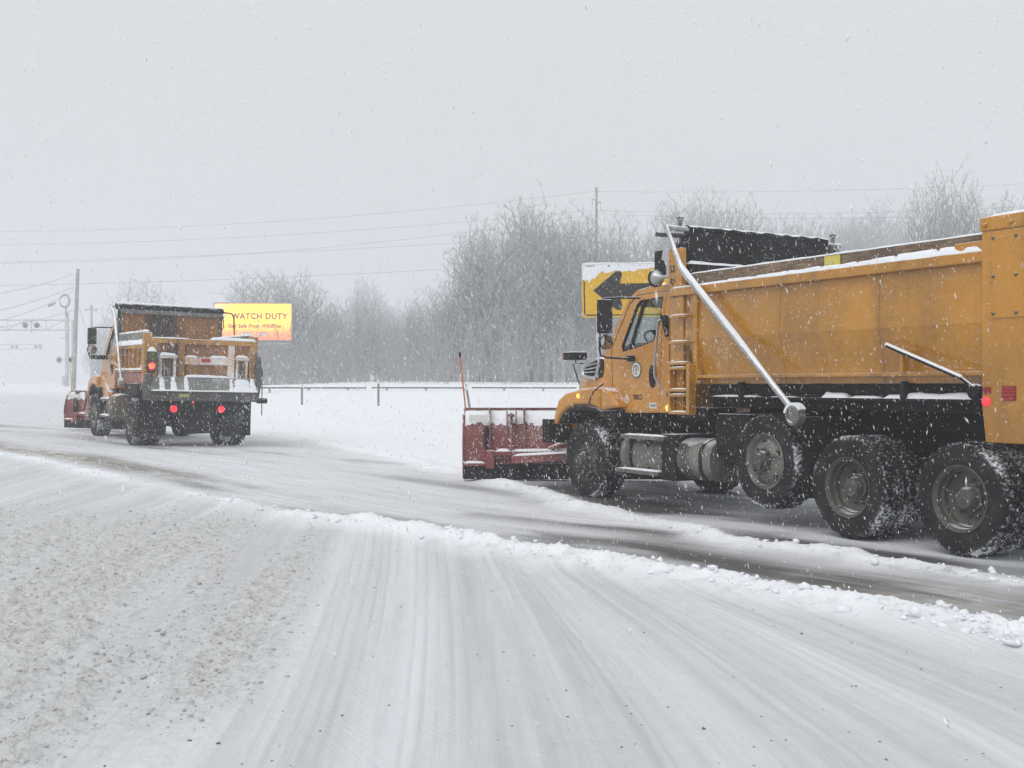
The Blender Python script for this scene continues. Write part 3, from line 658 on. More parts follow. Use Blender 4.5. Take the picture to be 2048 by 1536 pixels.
def truck_one():
    T = empty('dump_truck', (4.3897, 12.2279, 0), (0, 0, math.pi / 2 + .5))
    tag(T, 'large orange-yellow tri-axle dump truck filling the right side, red plough raised in front', 'truck')
    # ---- chassis
    for s_ in (1, -1):
        MB().box(-2.15, 6.05, s_ * .38 - .04, s_ * .38 + .04, .80, 1.08).build('frame_rail', 'chassis', T, bevel=.01)
    for x in (-1.8, -.68, .62, 2.2, 3.4): MB().box(x - .05, x + .05, -.34, .34, .84, 1.04).build('cross_member', 'chassis', T)
    for x in (0, -1.37):
        MB().lathe([(.09, -.95), (.10, -.5), (.12, -.3), (.22, -.16), (.25, 0), (.22, .16), (.12, .3), (.10, .5), (.09, .95)], c=(x, 0, .515), n=18).build('drive_axle', 'chassis', T, smooth=True)
        for s_ in (1, -1): MB().prism([(x - .35, .72), (x, .60), (x + .35, .72), (x + .35, .80), (x - .35, .80)], 'y', s_ * .5 - .05, s_ * .5 + .05).build('leaf_spring', 'chassis', T)
    MB().bar((4.88, -.9, .47), (4.88, .9, .47), .12, .12).build('front_axle', 'chassis', T, bevel=.01)
    MB().lathe([(.08, -.9), (.08, .9)], c=(1.24, 0, .70), n=14).build('lift_axle', 'chassis', T, smooth=True)
    MB().tube([(4.2, 0, .85), (2.5, 0, .72), (.3, 0, .56)], .06, 10).build('drive_shaft', 'chassis', T, smooth=True)
    MB().box(3.0, 4.75, -.34, .34, .62, 1.2).build('engine', 'chassis', T, bevel=.05)
    # ---- wheels
    ph = 0.
    for x in (0, -1.37):
        for s_ in (1, -1):
            ph += .7
            wheel(T, x, s_ * 1.22, .515, 'dish', s_, phase=ph)
            wheel(T, x, s_ * .915, .515, 'dish', s_, phase=ph, detail=False)
    for s_ in (1, -1):
        wheel(T, 1.24, s_ * 1.20, .705, 'disc', s_, wide=True, phase=.4 + s_)
        wheel(T, 4.88, s_ * 1.19, .52, 'disc', s_, wide=True, phase=1.1 + s_, yaw=.04, rimmat='rim_black')
        MB().box(-2.12, -2.09, s_ * .95 - .30, s_ * .95 + .30, .22, 1.05).build('mud_flap', 'rubber', T, bevel=.01)
        MB().box(.60, .62, s_ * .95 - .30, s_ * .95 + .30, .35, 1.2).build('mud_flap', 'rubber', T, bevel=.01)
    # ---- sill under the box, ledge with blown snow
    MB().box(-1.62, 2.42, -1.02, 1.02, 1.44, 1.545).box(-1.62, 2.42, -.98, .98, 1.27, 1.43).box(-2.1, 2.3, -.52, .52, 1.06, 1.29).build('subframe', 'black', T, bevel=.012)
    ld = MB().box(-1.60, 2.40, .985, 1.10, 1.375, 1.40).box(-1.60, 2.40, -1.10, -.985, 1.375, 1.40).build('ledge', 'black', T)
    sn = MB()
    for i, (a, b_, h) in enumerate(((-1.52, -.35, .05), (-.30, .10, .022), (.14, .50, .06), (.9, 1.3, .012), (1.5, 2.3, .02))): sn.snowcap((a, 1.042, 1.40), (b_, 1.042, 1.40), .10, h, 3 + i)
    sn.build('snow', 'snow', ld, smooth=True)
    for x in (-.62, 1.75): MB().box(x - .03, x + .03, .96, 1.13, 1.40, 1.57).build('hinge_lug', 'black', T, bevel=.01)
    MB().box(1.75, 2.35, .45, 1.0, .72, 1.20).build('air_tank_box', 'chassis', T, bevel=.03)
    MB().box(2.55, 3.15, .5, .95, 1.10, 1.26).build('step_box', 'chassis', T, bevel=.02)
    # fuel tank with straps, steps in front of it
    tk = MB().loft([[(x, .80 + .30 * math.copysign(abs(math.cos(t)) ** .75, math.cos(t)), .635 + .255 * math.copysign(abs(math.sin(t)) ** .75, math.sin(t))) for t in np.linspace(0, 2 * math.pi, 29)[:-1]] for x in (2.32, 2.34, 4.16, 4.18)]).build('fuel_tank', 'alu', T, smooth=True)
    for x in (2.50, 3.02, 3.95):
        MB().loft([[(x + dxx, .80 + .312 * math.copysign(abs(math.cos(t)) ** .75, math.cos(t)), .635 + .267 * math.copysign(abs(math.sin(t)) ** .75, math.sin(t))) for t in np.linspace(0, 2 * math.pi, 29)[:-1]] for dxx in (-.025, .025)]).build('tank_strap', 'black', tk, smooth=True)
    MB().box(2.96, 3.26, .55, 1.125, .36, .93).build('tank_bracket', 'chassis', T, bevel=.02)
    for z, x0, x1 in ((.87, 3.10, 4.05), (.43, 3.22, 4.16)):
        st = MB().box(x0, x1, 1.02, 1.20, z - .025, z + .03).build('step', 'alu', T, bevel=.01)
        MB().snowcap((x0 + .05, 1.12, z + .03), (x1 - .05, 1.12, z + .03), .12, .015, 4).build('snow', 'snow', st, smooth=True)
    for x in (3.30, 3.62, 4.0): MB().bar((x, 1.07, 1.18), (x - .05, 1.07, .42), .04, .03).build('step_bracket', 'chassis', T)
    # ---- cab
    cab_shell(T)
    hd = hood_loft(T, [(4.58, 2.03, .90, 1.25), (4.8, 2.00, .88, 1.25), (5.0, 1.97, .86, 1.25), (5.2, 1.93, .84, 1.24), (5.4, 1.87, .82, 1.22), (5.56, 1.80, .80, 1.20), (5.68, 1.71, .78, 1.15), (5.80, 1.52, .76, 1.05), (5.90, 1.25, .75, .95), (5.94, .95, .74, .90)], 'cab_paint', snow=(4.55, 5.7, .065))
    gr = MB().prism([(5.44, 1.68), (5.45, 1.76), (5.37, 1.83), (5.06, 1.90), (4.93, 1.90), (4.95, 1.64), (5.20, 1.63), (5.40, 1.65)], 'y', .80, .880).build('side_grille', 'black', T, bevel=.015)
    MB().tube([(5.42, .89, 1.665), (5.45, .885, 1.70), (5.45, .88, 1.76), (5.37, .88, 1.83), (5.08, .88, 1.895), (5.03, .882, 1.87), (5.08, .89, 1.67), (5.14, .892, 1.635), (5.25, .892, 1.635), (5.42, .89, 1.665)], .024, 8).build('trim', 'chrome', gr, smooth=True)
    for k in range(3): MB().bar((5.42, .884, 1.71 + k * .04), (5.08, .886, 1.72 + k * .06), .02, .014).build('grille_bar', 'chrome', gr)
    MB().box(5.93, 5.99, -.62, .62, .95, 1.62).build('grille', 'chrome', T, bevel=.02)
    # fenders
    out = [(5.72, .97), (5.67, 1.17), (5.58, 1.33), (5.40, 1.42), (5.0, 1.485), (4.68, 1.505), (4.50, 1.49)]
    inn = [(5.63, .99), (5.52, 1.12), (5.38, 1.205), (5.16, 1.265), (4.87, 1.27), (4.63, 1.245), (4.53, 1.20)]
    for s_ in (1, -1):
        a, b_ = (.72, 1.22) if s_ > 0 else (-1.22, -.72)
        fd = MB().prism(out + inn[::-1], 'y', a, b_).build('fender', 'cab_paint', T, bevel=.055, seg=3)
        c, d = (.86, 1.205) if s_ > 0 else (-1.205, -.86)
        MB().prism([(4.52, 1.50), (4.40, 1.50), (4.28, 1.44), (4.17, 1.34), (4.08, 1.24), (4.30, 1.23), (4.52, 1.19)], 'y', c, d).build('fender_skirt', 'cab_paint', T, bevel=.05, seg=3)
        MB().tube([(4.44, s_ * 1.195, 1.55), (4.52, s_ * 1.224, 1.50), (4.64, s_ * 1.224, 1.45), (4.72, s_ * 1.224, 1.36), (4.76, s_ * 1.224, 1.26)], .009, 6).build('fender_seam', 'black_ink', fd)
        MB().prism([(5.60, .99), (5.50, 1.11), (5.37, 1.19), (5.16, 1.25), (4.87, 1.255), (4.63, 1.23), (4.53, 1.19), (4.15, 1.21), (4.2, .95), (4.35, 1.05), (4.6, 1.17), (4.87, 1.2), (5.16, 1.19), (5.36, 1.12), (5.5, 1.0)], 'y', .7 if s_ > 0 else -1.195, 1.195 if s_ > 0 else -.7).build('wheel_arch', 'chassis', T, bevel=.01)
        lamp(fd, (5.03, s_ * 1.215, 1.385), .035, 'amber_on' if s_ > 0 else 'amber_off', 'turn_lamp', d=s_ * .03)
        MB().box(5.55, 5.75, s_ * .70 - .12, s_ * .70 + .12, 1.22, 1.40).build('headlamp', 'chrome', T, bevel=.03)
    MB().box(5.98, 6.20, -1.12, 1.12, .70, 1.05).build('bumper', 'black', T, bevel=.02)
    # plough lights on stalks
    for s_ in (1, -1):
        pl = MB().box(5.55, 5.84, s_ * .86 - .12, s_ * .86 + .12, 1.895, 2.01).build('plow_light', 'black', T, bevel=.025)
        MB().box(5.84, 5.87, s_ * .86 - .11, s_ * .86 + .11, 1.90, 2.005).build('lens', 'amber_off', pl, bevel=.008)
        MB().tube([(5.66, s_ * .88, 1.90), (5.64, s_ * .88, 1.84), (5.72, s_ * .88, 1.84), (5.60, s_ * .85, 1.55)], .009, 6).tube([(5.55, s_ * .88, 1.84), (5.40, s_ * .86, 1.84), (5.44, s_ * .84, 1.75)], .009, 6).build('stalk', 'black', pl, smooth=True)
    # mirrors
    for s_ in (1, -1):
        fr = MB().tube([(3.90, s_ * .98, 2.66), (4.10, s_ * 1.22, 2.665), (4.16, s_ * 1.38, 2.655), (4.175, s_ * 1.42, 2.60), (4.19, s_ * 1.42, 2.0), (4.18, s_ * 1.41, 1.92), (4.12, s_ * 1.35, 1.89), (3.98, s_ * 1.05, 1.87)], .014, 8).build('mirror_frame', 'black', T, smooth=True)
        MB().box(4.06, 4.14, s_ * 1.40 - .105, s_ * 1.40 + .105, 2.20, 2.64).build('mirror', 'black', fr, bevel=.025)
        MB().box(4.052, 4.058, s_ * 1.40 - .085, s_ * 1.40 + .085, 2.22, 2.62).build('mirror_face', 'dark_int', fr)  # dark reflection put into a flat colour, no mirror glass
        MB().lathe([(.10, 0), (.10, .03), (.07, .07), (.03, .085)], c=(4.06, s_ * 1.40, 2.09), axis='x', n=20).build('round_mirror', 'black', fr, smooth=True)
        MB().lathe([(.088, 0), (.06, -.014), (.02, -.02)], c=(4.058, s_ * 1.40, 2.09), axis='x', n=20).build('round_mirror_face', 'mirror_glass', fr, smooth=True)
        MB().box(3.92, 4.06, s_ * 1.05, s_ * 1.09, 1.84, 1.92).build('mirror_bracket', 'black', fr, bevel=.01)
    # lettering and emblem on the left door
    em = MB().lathe([(.112, 0), (.112, .003)], c=(3.89, 1.052, 1.73), n=36).build('emblem', 'olive_ink', T)
    MB().lathe([(.088, 0), (.088, .0022)], c=(3.89, 1.0555, 1.73), n=36).build('emblem_disc', 'white_ink', em)
    arc = lambda r0, r1, a0, a1, n=18: [(3.89 + r0 * math.cos(t), 1.73 + r0 * math.sin(t)) for t in np.linspace(a0, a1, n)] + [(3.89 + r1 * math.cos(t), 1.73 + r1 * math.sin(t)) for t in np.linspace(a1, a0, n)]
    MB().prism(arc(.050, .064, -.6, 3.75), 'y', 1.058, 1.060).build('emblem_arc', 'black_ink', em)
    MB().prism([(3.915, 1.70), (3.895, 1.715), (3.905, 1.765), (3.88, 1.775), (3.865, 1.72), (3.885, 1.695)], 'y', 1.058, 1.060).build('emblem_mark', 'red_ink', em)
    MB().prism([(3.93, 1.672), (3.85, 1.672), (3.86, 1.688), (3.92, 1.688)], 'y', 1.058, 1.060).build('emblem_base', 'olive_ink', em)
    side_text('7S015', .088, (3.865, 1.054, 1.375), 'black_ink', T, sx=.92, bold=.002)
    sk = MB().lathe([(.052, 0), (.052, .002)], c=(4.105, 1.052, 1.345), n=24).build('sticker', 'white_ink', T)
    for k in range(4): MB().box(4.075, 4.135, 1.0545, 1.0555, 1.315 + k * .018, 1.322 + k * .018).build('sticker_line', 'red_ink', sk)
    pt = MB().box(3.45, 3.60, 1.05, 1.054, 1.24, 1.31).build('number_plate', 'white_ink', T)
    side_text('1410', .062, (3.525, 1.0555, 1.272), 'black_ink', pt, bold=.002)
    MB().prism([(3.335, 2.40), (3.225, 2.40), (3.225, 2.13)], 'y', 1.03, 1.08).build('cab_corner_guard', 'black', T)
    lamp(T, (3.16, 1.05, 1.42), .05, 'red_off', 'side_marker', d=.04); lamp(T, (3.13, 1.09, 1.25), .045, 'amber_on', 'side_marker', d=.04)

    # ---- dump box
    profL = [(1.075, 1.548), (1.08, 1.66), (1.17, 2.08), (1.145, 2.60), (1.105, 2.60), (1.13, 2.08), (1.04, 1.66), (1.035, 1.548)]
    for s_ in (1, -1):
        bx = MB().prism([(s_ * y, z) for y, z in profL], 'x', -1.62, 2.71).build('box_side', 'box_paint', T)
        for xw in (-.36, 1.05): MB().prism([(s_ * (y + (.004 if i < 4 else 0)), z) for i, (y, z) in enumerate(profL)], 'x', xw - .007, xw + .007).build('weld_seam', 'box_paint', bx)
        tr = MB().box(-1.62, 2.975, s_ * 1.155 - .065, s_ * 1.155 + .065, 2.602, 2.70).build('top_rail', 'box_paint', T, bevel=.012)
        MB().box(-1.62, 2.46, s_ * 1.135 - .05, s_ * 1.135 + .05, 1.612, 1.648).build('lower_rail', 'box_paint', T, bevel=.006)
        MB().box(2.45, 2.53, s_ * 1.14 - .05, s_ * 1.14 + .05, 1.55, 2.60).build('stiffener', 'box_paint', T, bevel=.01)
        MB().box(2.72, 2.985, s_ * 1.13 - .055, s_ * 1.13 + .055, 1.20, 2.60).box(2.73, 2.99, s_ * 1.165 - .04, s_ * 1.165 + .04, 2.702, 3.18).build('front_post', 'box_paint', T, bevel=.012)
        # timber side board in three lengths, snow on its top and on the rail
        for x0, x1 in ((-1.60, .28), (.285, 2.70)):
            MB().box(x0, x1, s_ * 1.075 - .022, s_ * 1.075 + .022, 2.702, 2.862).build('side_board', 'wood', T, bevel=.004)
        MB().snowcap((-1.62, s_ * 1.075, 2.86), (2.70, s_ * 1.075, 2.86), .05, .018, 12 + s_, side=(0, 1, 0)).build('snow', 'snow', tr, smooth=True)
        sn = MB()
        for i in range(9):
            a = -1.60 + i * .5; b_ = a + .52; h = .075 - .0065 * i
            sn.snowcap((a, s_ * 1.155, 2.699), (min(b_, 2.95), s_ * 1.155, 2.699), .115, h, 30 + i * 2 + s_, rag=.35)
        sn.build('snow', 'snow', tr, smooth=True)
        MB().box(.20, .42, s_ * 1.115 - .004, s_ * 1.115 + .004, 2.705, 2.85).build('bracket_plate', 'yellow_tag', T)
        MB().lathe([(.016, 0), (.012, .012)], c=(.31, s_ * 1.12, 2.77), n=10).build('bolt', 'chrome', T)
        # rear corner post: wide folded panel with bolted plate, cap block and tapered foot
        yo = 1.235
        pn = MB().prism([(-1.62, 1.345), (-1.66, 1.03), (-2.05, 1.03), (-2.12, 1.345), (-2.30, 1.345), (-2.30, 2.855), (-1.62, 2.855)], 'y', s_ * 1.02, s_ * yo).build('rear_post', 'box_paint', T, bevel=.01)
        MB().box(-2.22, -1.735, s_ * yo - .002, s_ * yo + .012, 2.10, 2.80).build('post_plate', 'box_paint', pn, bevel=.004)
        for x, z in ((-1.72, 2.79), (-1.72, 2.46), (-1.72, 2.14), (-1.95, 2.79), (-1.95, 2.46), (-1.95, 2.14)):
            MB().lathe([(.014, 0), (.014, .012), (.008, .018)], c=(x - .03, s_ * (yo + .010), z), n=8).build('bolt', 'steel_dark', pn)
        MB().box(-2.30, -1.60, s_ * 1.10 - .10, s_ * 1.10 + .145, 2.857, 2.985).build('post_cap', 'box_paint', pn, bevel=.02)
        MB().snowcap((-2.28, s_ * 1.11, 2.985), (-1.66, s_ * 1.11, 2.985), .20, .03, 5).build('snow', 'snow', pn, smooth=True)
        for x in (-1.67, -1.93): MB().lathe([(.02, 0), (.02, .02), (.01, .026)], c=(x, s_ * 1.245, 2.91), n=10).build('bolt', 'box_paint', pn)
        lamp(pn, (-1.672, s_ * yo, 1.385), .042, 'red_on', 'tail_lamp', d=s_ * .03)
        MB().box(-1.715, -1.632, s_ * yo - .002, s_ * yo + .008, 1.455, 1.512).build('reflector', 'red_off', pn)
        lv = MB().box(-1.97, -1.83, s_ * yo - .002, s_ * yo + .006, 1.395, 1.52).build('vent_lens', 'red_off', pn)
        for k in range(4): MB().box(-1.965, -1.835, s_ * yo + .005, s_ * yo + .012, 1.405 + k * .03, 1.420 + k * .03).build('vent_slat', 'red_ink', lv)
        MB().box(-1.62, -1.30, s_ * 1.16 - .045, s_ * 1.16 + .045, 2.71, 2.79).build('corner_block', 'box_paint', T, bevel=.01)
    MB().box(-2.25, 2.72, -1.05, 1.05, 1.55, 1.60).build('box_floor', 'box_paint', T)
    MB().box(2.73, 2.79, -1.06, 1.06, 1.55, 2.99).build('box_front', 'black', T)
    MB().box(-2.30, -2.25, -1.01, 1.01, 1.50, 2.80).build('tailgate', 'box_paint', T, bevel=.01)
    for y in (-.6, 0, .6): MB().box(-2.36, -2.302, y - .05, y + .05, 1.5, 2.78).build('tailgate_rib', 'box_paint', T, bevel=.008)
    MB().box(-2.34, -2.12, -.9, .9, .86, 1.2).build('rear_bumper', 'chassis', T, bevel=.02)
    # diagonal control rod with snow on it
    rd = MB().tube([(-.54, 1.25, 1.905), (-1.42, 1.25, 1.585), (-1.53, 1.22, 1.50)], .018, 8).build('control_rod', 'black', T, smooth=True)
    MB().tube([(-.54, 1.25, 1.918), (-1.42, 1.25, 1.60)], .017, 7).build('snow', 'snow', rd, smooth=True)
    MB().box(-.73, -.69, 1.15, 1.235, 1.65, 1.83).build('rod_bracket', 'box_paint', T)
    MB().lathe([(.07, -.03), (.07, .03), (.05, .05)], c=(-1.52, 1.19, 1.47), n=16).build('rod_pivot', 'black', T, smooth=True)
    # lettering on the front post
    side_text('20', .115, (2.90, 1.2085, 2.93), 'black_ink', T, sx=.85, bold=.003)
    dm = MB()
    for s2 in (1, -1):
        dm.prism([(2.90 + s2 * .008, 2.735), (2.90 + s2 * .008, 2.785), (2.90 + s2 * .028, 2.80), (2.90 + s2 * .028, 2.775)], 'y', 1.2055, 1.2080)
        dm.prism([(2.90 + s2 * .034, 2.765), (2.90 + s2 * .034, 2.785), (2.90 + s2 * .052, 2.80), (2.90 + s2 * .056, 2.78)], 'y', 1.2055, 1.2080)
        dm.prism([(2.90 + s2 * .010, 2.798), (2.90 + s2 * .006, 2.818), (2.90 + s2 * .03, 2.826), (2.90 + s2 * .044, 2.81)], 'y', 1.2055, 1.2080)
    dm.build('post_logo', 'black_ink', T)
    # ladder
    for z in (2.35, 2.04, 1.79, 1.73, 1.47, 1.41, 1.20):
        rg = MB().box(2.53, 2.86, 1.20, 1.30, z - .016, z + .016).build('ladder_rung', 'box_paint', T, bevel=.006)
        MB().snowcap((2.55, 1.25, z + .016), (2.84, 1.25, z + .016), .08, .012, int(z * 10)).build('snow', 'snow', rg, smooth=True)
    MB().box(2.47, 2.53, 1.18, 1.29, 1.18, 1.78).build('ladder_rail', 'box_paint', T, bevel=.008)
    MB().box(2.86, 2.90, 1.19, 1.28, 1.18, 1.82).build('ladder_rail', 'box_paint', T, bevel=.008)
    MB().box(2.64, 2.70, 1.12, 1.155, 1.60, 2.58).build('ladder_back', 'rust_panel', T)
    for k, (z, h, mt) in enumerate(((1.74, .10, 'white_ink'), (1.66, .05, 'red_ink'), (1.60, .05, 'white_ink'), (1.50, .08, 'red_ink'))):
        MB().box(2.905, 2.955, 1.184, 1.188, z, z + h).build('decal', mt, T)
    # ---- tarp gear: housing, roller, hooks, swing arm
    hs = MB().loft([[(2.86, 1.06, 2.86), (2.86, 1.06, 3.24), (2.92, .92, 3.40), (2.92, -1.28, 3.38), (2.86, -1.33, 2.86)], [(3.06, 1.06, 2.86), (3.10, 1.06, 3.26), (3.02, .92, 3.42), (3.02, -1.28, 3.40), (3.06, -1.33, 2.86)]]).build('tarp_housing', 'tarp', T, bevel=.02)
    tp = MB(); secs = []
    for i in range(27):
        y = .95 - i * 2.25 / 26; sag = .006 * math.sin(i * 1.9) + .004 * math.sin(i * 4.3)
        secs.append([(2.96 + .075 * math.cos(t) * (1 + .1 * math.sin(3 * t + i)), y, 3.43 - .02 * (i / 26) + sag + .06 * math.sin(t)) for t in np.linspace(0, 2 * math.pi, 13)[:-1]])
    tp.loft(secs).build('tarp_roll', 'tarp', T, smooth=True)
    # loose hem of the tarp hanging behind the roll
    secs = []
    for i in range(25):
        y = 1.0 - i * 2.22 / 24; wv = .012 * math.sin(i * 1.3) + .01 * math.sin(i * 3.1); lo = 3.0 + (.0 if i < 19 else (i - 19) * .022)
        secs.append([(2.885 + wv * .3, y, 3.40), (2.855 + wv, y, 3.25), (2.845 - wv, y, lo), (2.838 - wv, y, lo), (2.848 + wv, y, 3.25), (2.878, y, 3.40)])
    MB().loft(secs).build('tarp_hem', 'tarp', T, smooth=True)
    MB().tube([(2.96, 1.27, 3.445), (2.96, -1.56, 3.375)], .036, 12).build('tarp_roller', 'alu_arm', T, smooth=True)
    MB().tube([(3.02, 1.36, 3.36), (2.98, .9, 3.36)], .03, 10).tube([(2.98, -1.2, 3.30), (2.98, -1.5, 3.31)], .02, 8).build('roller_stub', 'steel_dark', T, smooth=True)
    for y, z in ((1.06, 3.44), (-1.43, 3.38)):
        MB().bar((2.96, y, z), (2.94, y, z + .11), .05, .04).tube([(2.90, y, z + .12), (2.94, y, z + .14), (3.0, y, z + .125)], .018, 8).build('tarp_hook', 'steel_grey', T, bevel=.006)
    MB().tube([(2.96, -1.52, 3.38), (2.75, -1.40, 3.10), (2.55, -1.36, 2.86)], .022, 8).build('support_arm', 'steel_grey', T, smooth=True)
    MB().bar((2.88, -1.33, 3.36), (2.88, -1.33, 2.86), .05, .05).build('support_post', 'steel_dark', T)
    am = MB().tube([(2.94, 1.27, 3.46), (2.88, 1.275, 3.35), (2.70, 1.275, 3.03), (2.64, 1.275, 2.93), (2.54, 1.28, 2.83), (1.58, 1.30, 2.03), (.68, 1.32, 1.28)], [.024, .026, .03, .036, .038, .036, .034], 12).build('tarp_arm', 'alu_arm', T, smooth=True)
    MB().lathe([(.04, -.06), (.105, -.05), (.105, .045), (.075, .055), (.07, .04), (.02, .04)], c=(.62, 1.33, 1.215), n=44).build('arm_pivot', 'steel_grey', am, smooth=True)
    MB().loft([[(.62 + (.105 + e) * math.cos(t), y, 1.215 + (.105 + e) * math.sin(t)) for t in np.linspace(.2, 2.6, 12) for e in (0,)] + [(.62 + (.135) * math.cos(t), y, 1.215 + .135 * math.sin(t)) for t in np.linspace(2.6, .2, 12)] for y in (1.29, 1.375)]).build('snow', 'snow', am, smooth=True)
    MB().tube([(2.62, 1.275, 2.955), (2.54, 1.28, 2.868), (1.58, 1.30, 2.068), (1.0, 1.315, 1.58)], [.012, .03, .028, .01], 8).build('snow', 'snow', am, smooth=True)
    lp = MB().box(2.81, 2.86, .16, 1.02, 2.965, 2.995).build('bulkhead_lip', 'black', T)
    MB().snowcap((2.835, 1.04, 2.995), (2.835, .14, 2.985), .07, .045, 9, side=(1, 0, 0), rag=.25).build('snow', 'snow', lp, smooth=True)
    # beacon plate and work lamp over the cab
    bc = MB().box(3.14, 3.50, 1.00, 1.05, 2.90, 3.22).build('light_panel', 'black', T, bevel=.012)
    MB().prism([(3.16, 2.90), (3.16, 3.21), (3.30, 3.21), (3.33, 3.10), (3.24, 3.06), (3.23, 2.90)], 'y', 1.052, 1.060).build('panel_bracket', 'chrome', bc)
    MB().box(2.98, 3.20, 1.02, 1.045, 3.0, 3.06).build('panel_arm', 'black', bc)
    MB().lathe([(.02, -.12), (.03, -.06), (.085, .0), (.105, .05), (.10, .075), (.085, .07), (.02, .06)], c=(3.30, 1.12, 2.865), axis='x', n=24).build('work_lamp', 'chrome', T, smooth=True)
    MB().lathe([(.11, .045), (.112, .08), (.098, .085), (.09, .066), (.02, .064)], c=(3.30, 1.12, 2.865), axis='x', n=24).build('lamp_rim', 'black', T, smooth=True)
    MB().tube([(3.20, 1.12, 2.865), (2.98, 1.12, 2.865)], .022, 8).build('lamp_arm', 'alu_arm', T, smooth=True)

    plough(T, (7.70, 1.64), (-.479, -.8776), (.8776, -.479), 3.3, .09, 1.08, 6.2)
    return T

def plough(T, L, sdir, ndir, length, z0, height, hitch_x, rod='orange_rod', ribs=(.40, .93, 1.65, 2.4, 2.9), far_rod=True, rod_h=.84):
    """snow plough blade; s runs along the blade from its left end, n points ahead of it"""
    def P(s, n, z): return (L[0] + sdir[0] * s + ndir[0] * n, L[1] + sdir[1] * s + ndir[1] * n, z0 + z)
    arc = [(0.02, .0), (-.05, .12), (-.10, .28), (-.12, .46), (-.10, .66), (-.04, .84), (.05, .97), (.16, 1.06)]
    arc = [(a, b * height / 1.06) for a, b in arc]
    out = [(a - .012, b) for a, b in arc]
    mb = MB().loft([[P(s, a, b) for a, b in arc] + [P(s, a, b) for a, b in reversed(out)] for s in np.linspace(0, length, 12)]).build('plow', 'plow_red', T, smooth=True)
    k = height / 1.06
    def sub(b, name, mat, **kw): return b.build(name, mat, mb, **kw)
    def bx(s0, s1, n0, n1, z0_, z1_):
        b = MB(); v = [P(s, n, z) for s in (s0, s1) for n in (n0, n1) for z in (z0_, z1_)]
        return b.add(v, [(0, 1, 3, 2), (4, 6, 7, 5), (0, 4, 5, 1), (2, 3, 7, 6), (0, 2, 6, 4), (1, 5, 7, 3)])
    for s in ribs:
        if s < length:
            rb = MB().loft([[P(s + ds, a - .014, b) for a, b in arc] + [P(s + ds, min(a - .07, -.09) - .02, b) for a, b in reversed(arc)] for ds in (-.012, .012)]); sub(rb, 'rib', 'plow_red')
    for s in (-.012, length + .012):
        ep = MB().loft([[P(s + ds, a + .05, b) for a, b in arc] + [P(s + ds, a - .05, b) for a, b in reversed(arc)] for ds in (-.01, .01)]); sub(ep, 'end_plate', 'plow_red')
    lip = sub(bx(0, length, .10, .19, 1.05 * k, 1.075 * k), 'top_lip', 'plow_red')
    sub(bx(.0, length, -.165, -.095, .0, .235 * k), 'cutting_edge', 'black')
    def an(z): return float(np.interp(z, [b for _, b in arc], [a for a, _ in arc]))
    secs = []
    for s in np.linspace(.02, length - .02, 120):
        lo = (.80 + .13 * float(fbm(np.array([s * 3.]), np.array([7.]), 3, 5)[0]) - .09 * float(vnoise(np.array([s * 23.]), np.array([1.]), 5)[0])) * k; zs = [lo + (1.03 * k - lo) * q for q in (0, .35, .7, 1)]
        secs.append([P(s, an(z) - .008, z) for z in zs] + [P(s, an(z) - .014 - .012 * e, z) for z, e in zip(reversed(zs), (.6, 1, .9, .1))])
    sub(MB().loft(secs), 'snow', 'snow', smooth=True)
    sub(bx(.46, length - .4, -.27, -.15, .36 * k, .43 * k), 'push_beam', 'plow_red', bevel=.012)
    sub(MB().snowcap(P(.50, -.21, .43 * k), P(length - .5, -.21, .43 * k), .10, .035, 2, side=(ndir[0], ndir[1], 0), rag=.3), 'snow', 'snow', smooth=True)
    sub(bx(.34, .47, -.30, -.12, .17 * k, .44 * k), 'skid_bracket', 'plow_red', bevel=.012)
    sub(bx(.0, .33, -.20, -.11, .205 * k, .245 * k), 'shoe_rail', 'plow_red')
    sub(MB().snowcap(P(.0, -.155, .245 * k), P(.33, -.155, .245 * k), .08, .03, 6, side=(ndir[0], ndir[1], 0)), 'snow', 'snow', smooth=True)
    sub(MB().tube([P(.36, -.20, .42 * k), P(.36, -.17, .50 * k), P(.35, -.17, .74 * k), P(.35, -.16, .80 * k)], [.02, .042, .042, .02], 12), 'trip_spring', 'black', smooth=True)
    sub(MB().tube([P(.73, -.26, .44 * k), P(.73, -.15, 1.0 * k)], .022, 10), 'brace_rod', 'plow_red', smooth=True)
    for z in (.46, .94): sub(bx(.68, .78, -.28, -.10, z * k, (z + .05) * k), 'brace_lug', 'plow_red', bevel=.006)
    for i in range(2): sub(bx(.655 + i * .14, .675 + i * .14, -.18, -.06, .82 * k, 1.03 * k), 'lug_plate', 'plow_red')
    sub(bx(.08, .40, -.125, -.118, .86 * k, .97 * k), 'decal', 'white_ink')
    # A-frame back to the truck
    c = length / 2
    for s, y in ((.75, .45), (length - .75, -.45)):
        sub(MB().bar(P(s, -.25, .30 * k), (hitch_x, y, .48), .11, .12), 'push_arm', 'plow_red', bevel=.012)
        p, q = Vector(P(s, -.25, .30 * k + .06)), Vector((hitch_x, y, .54))
        sub(MB().snowcap(p.lerp(q, .05), p.lerp(q, .9), .09, .03, 8, side=(0, 1, 0)), 'snow', 'snow', smooth=True)
    sub(MB().tube([P(c * .8, -.2, .45 * k), (hitch_x, .2, .85)], .045, 12), 'lift_cylinder', 'plow_red', smooth=True)
    sub(MB().box(hitch_x - .12, hitch_x + .05, -.6, .6, .42, 1.0), 'hitch_frame', 'black', bevel=.02)
    sub(MB().lathe([(.055, -.07), (.055, .07)], c=P(.95, -.30, .34 * k), axis='y', n=14), 'pivot_pin', 'steel_dark', smooth=True)
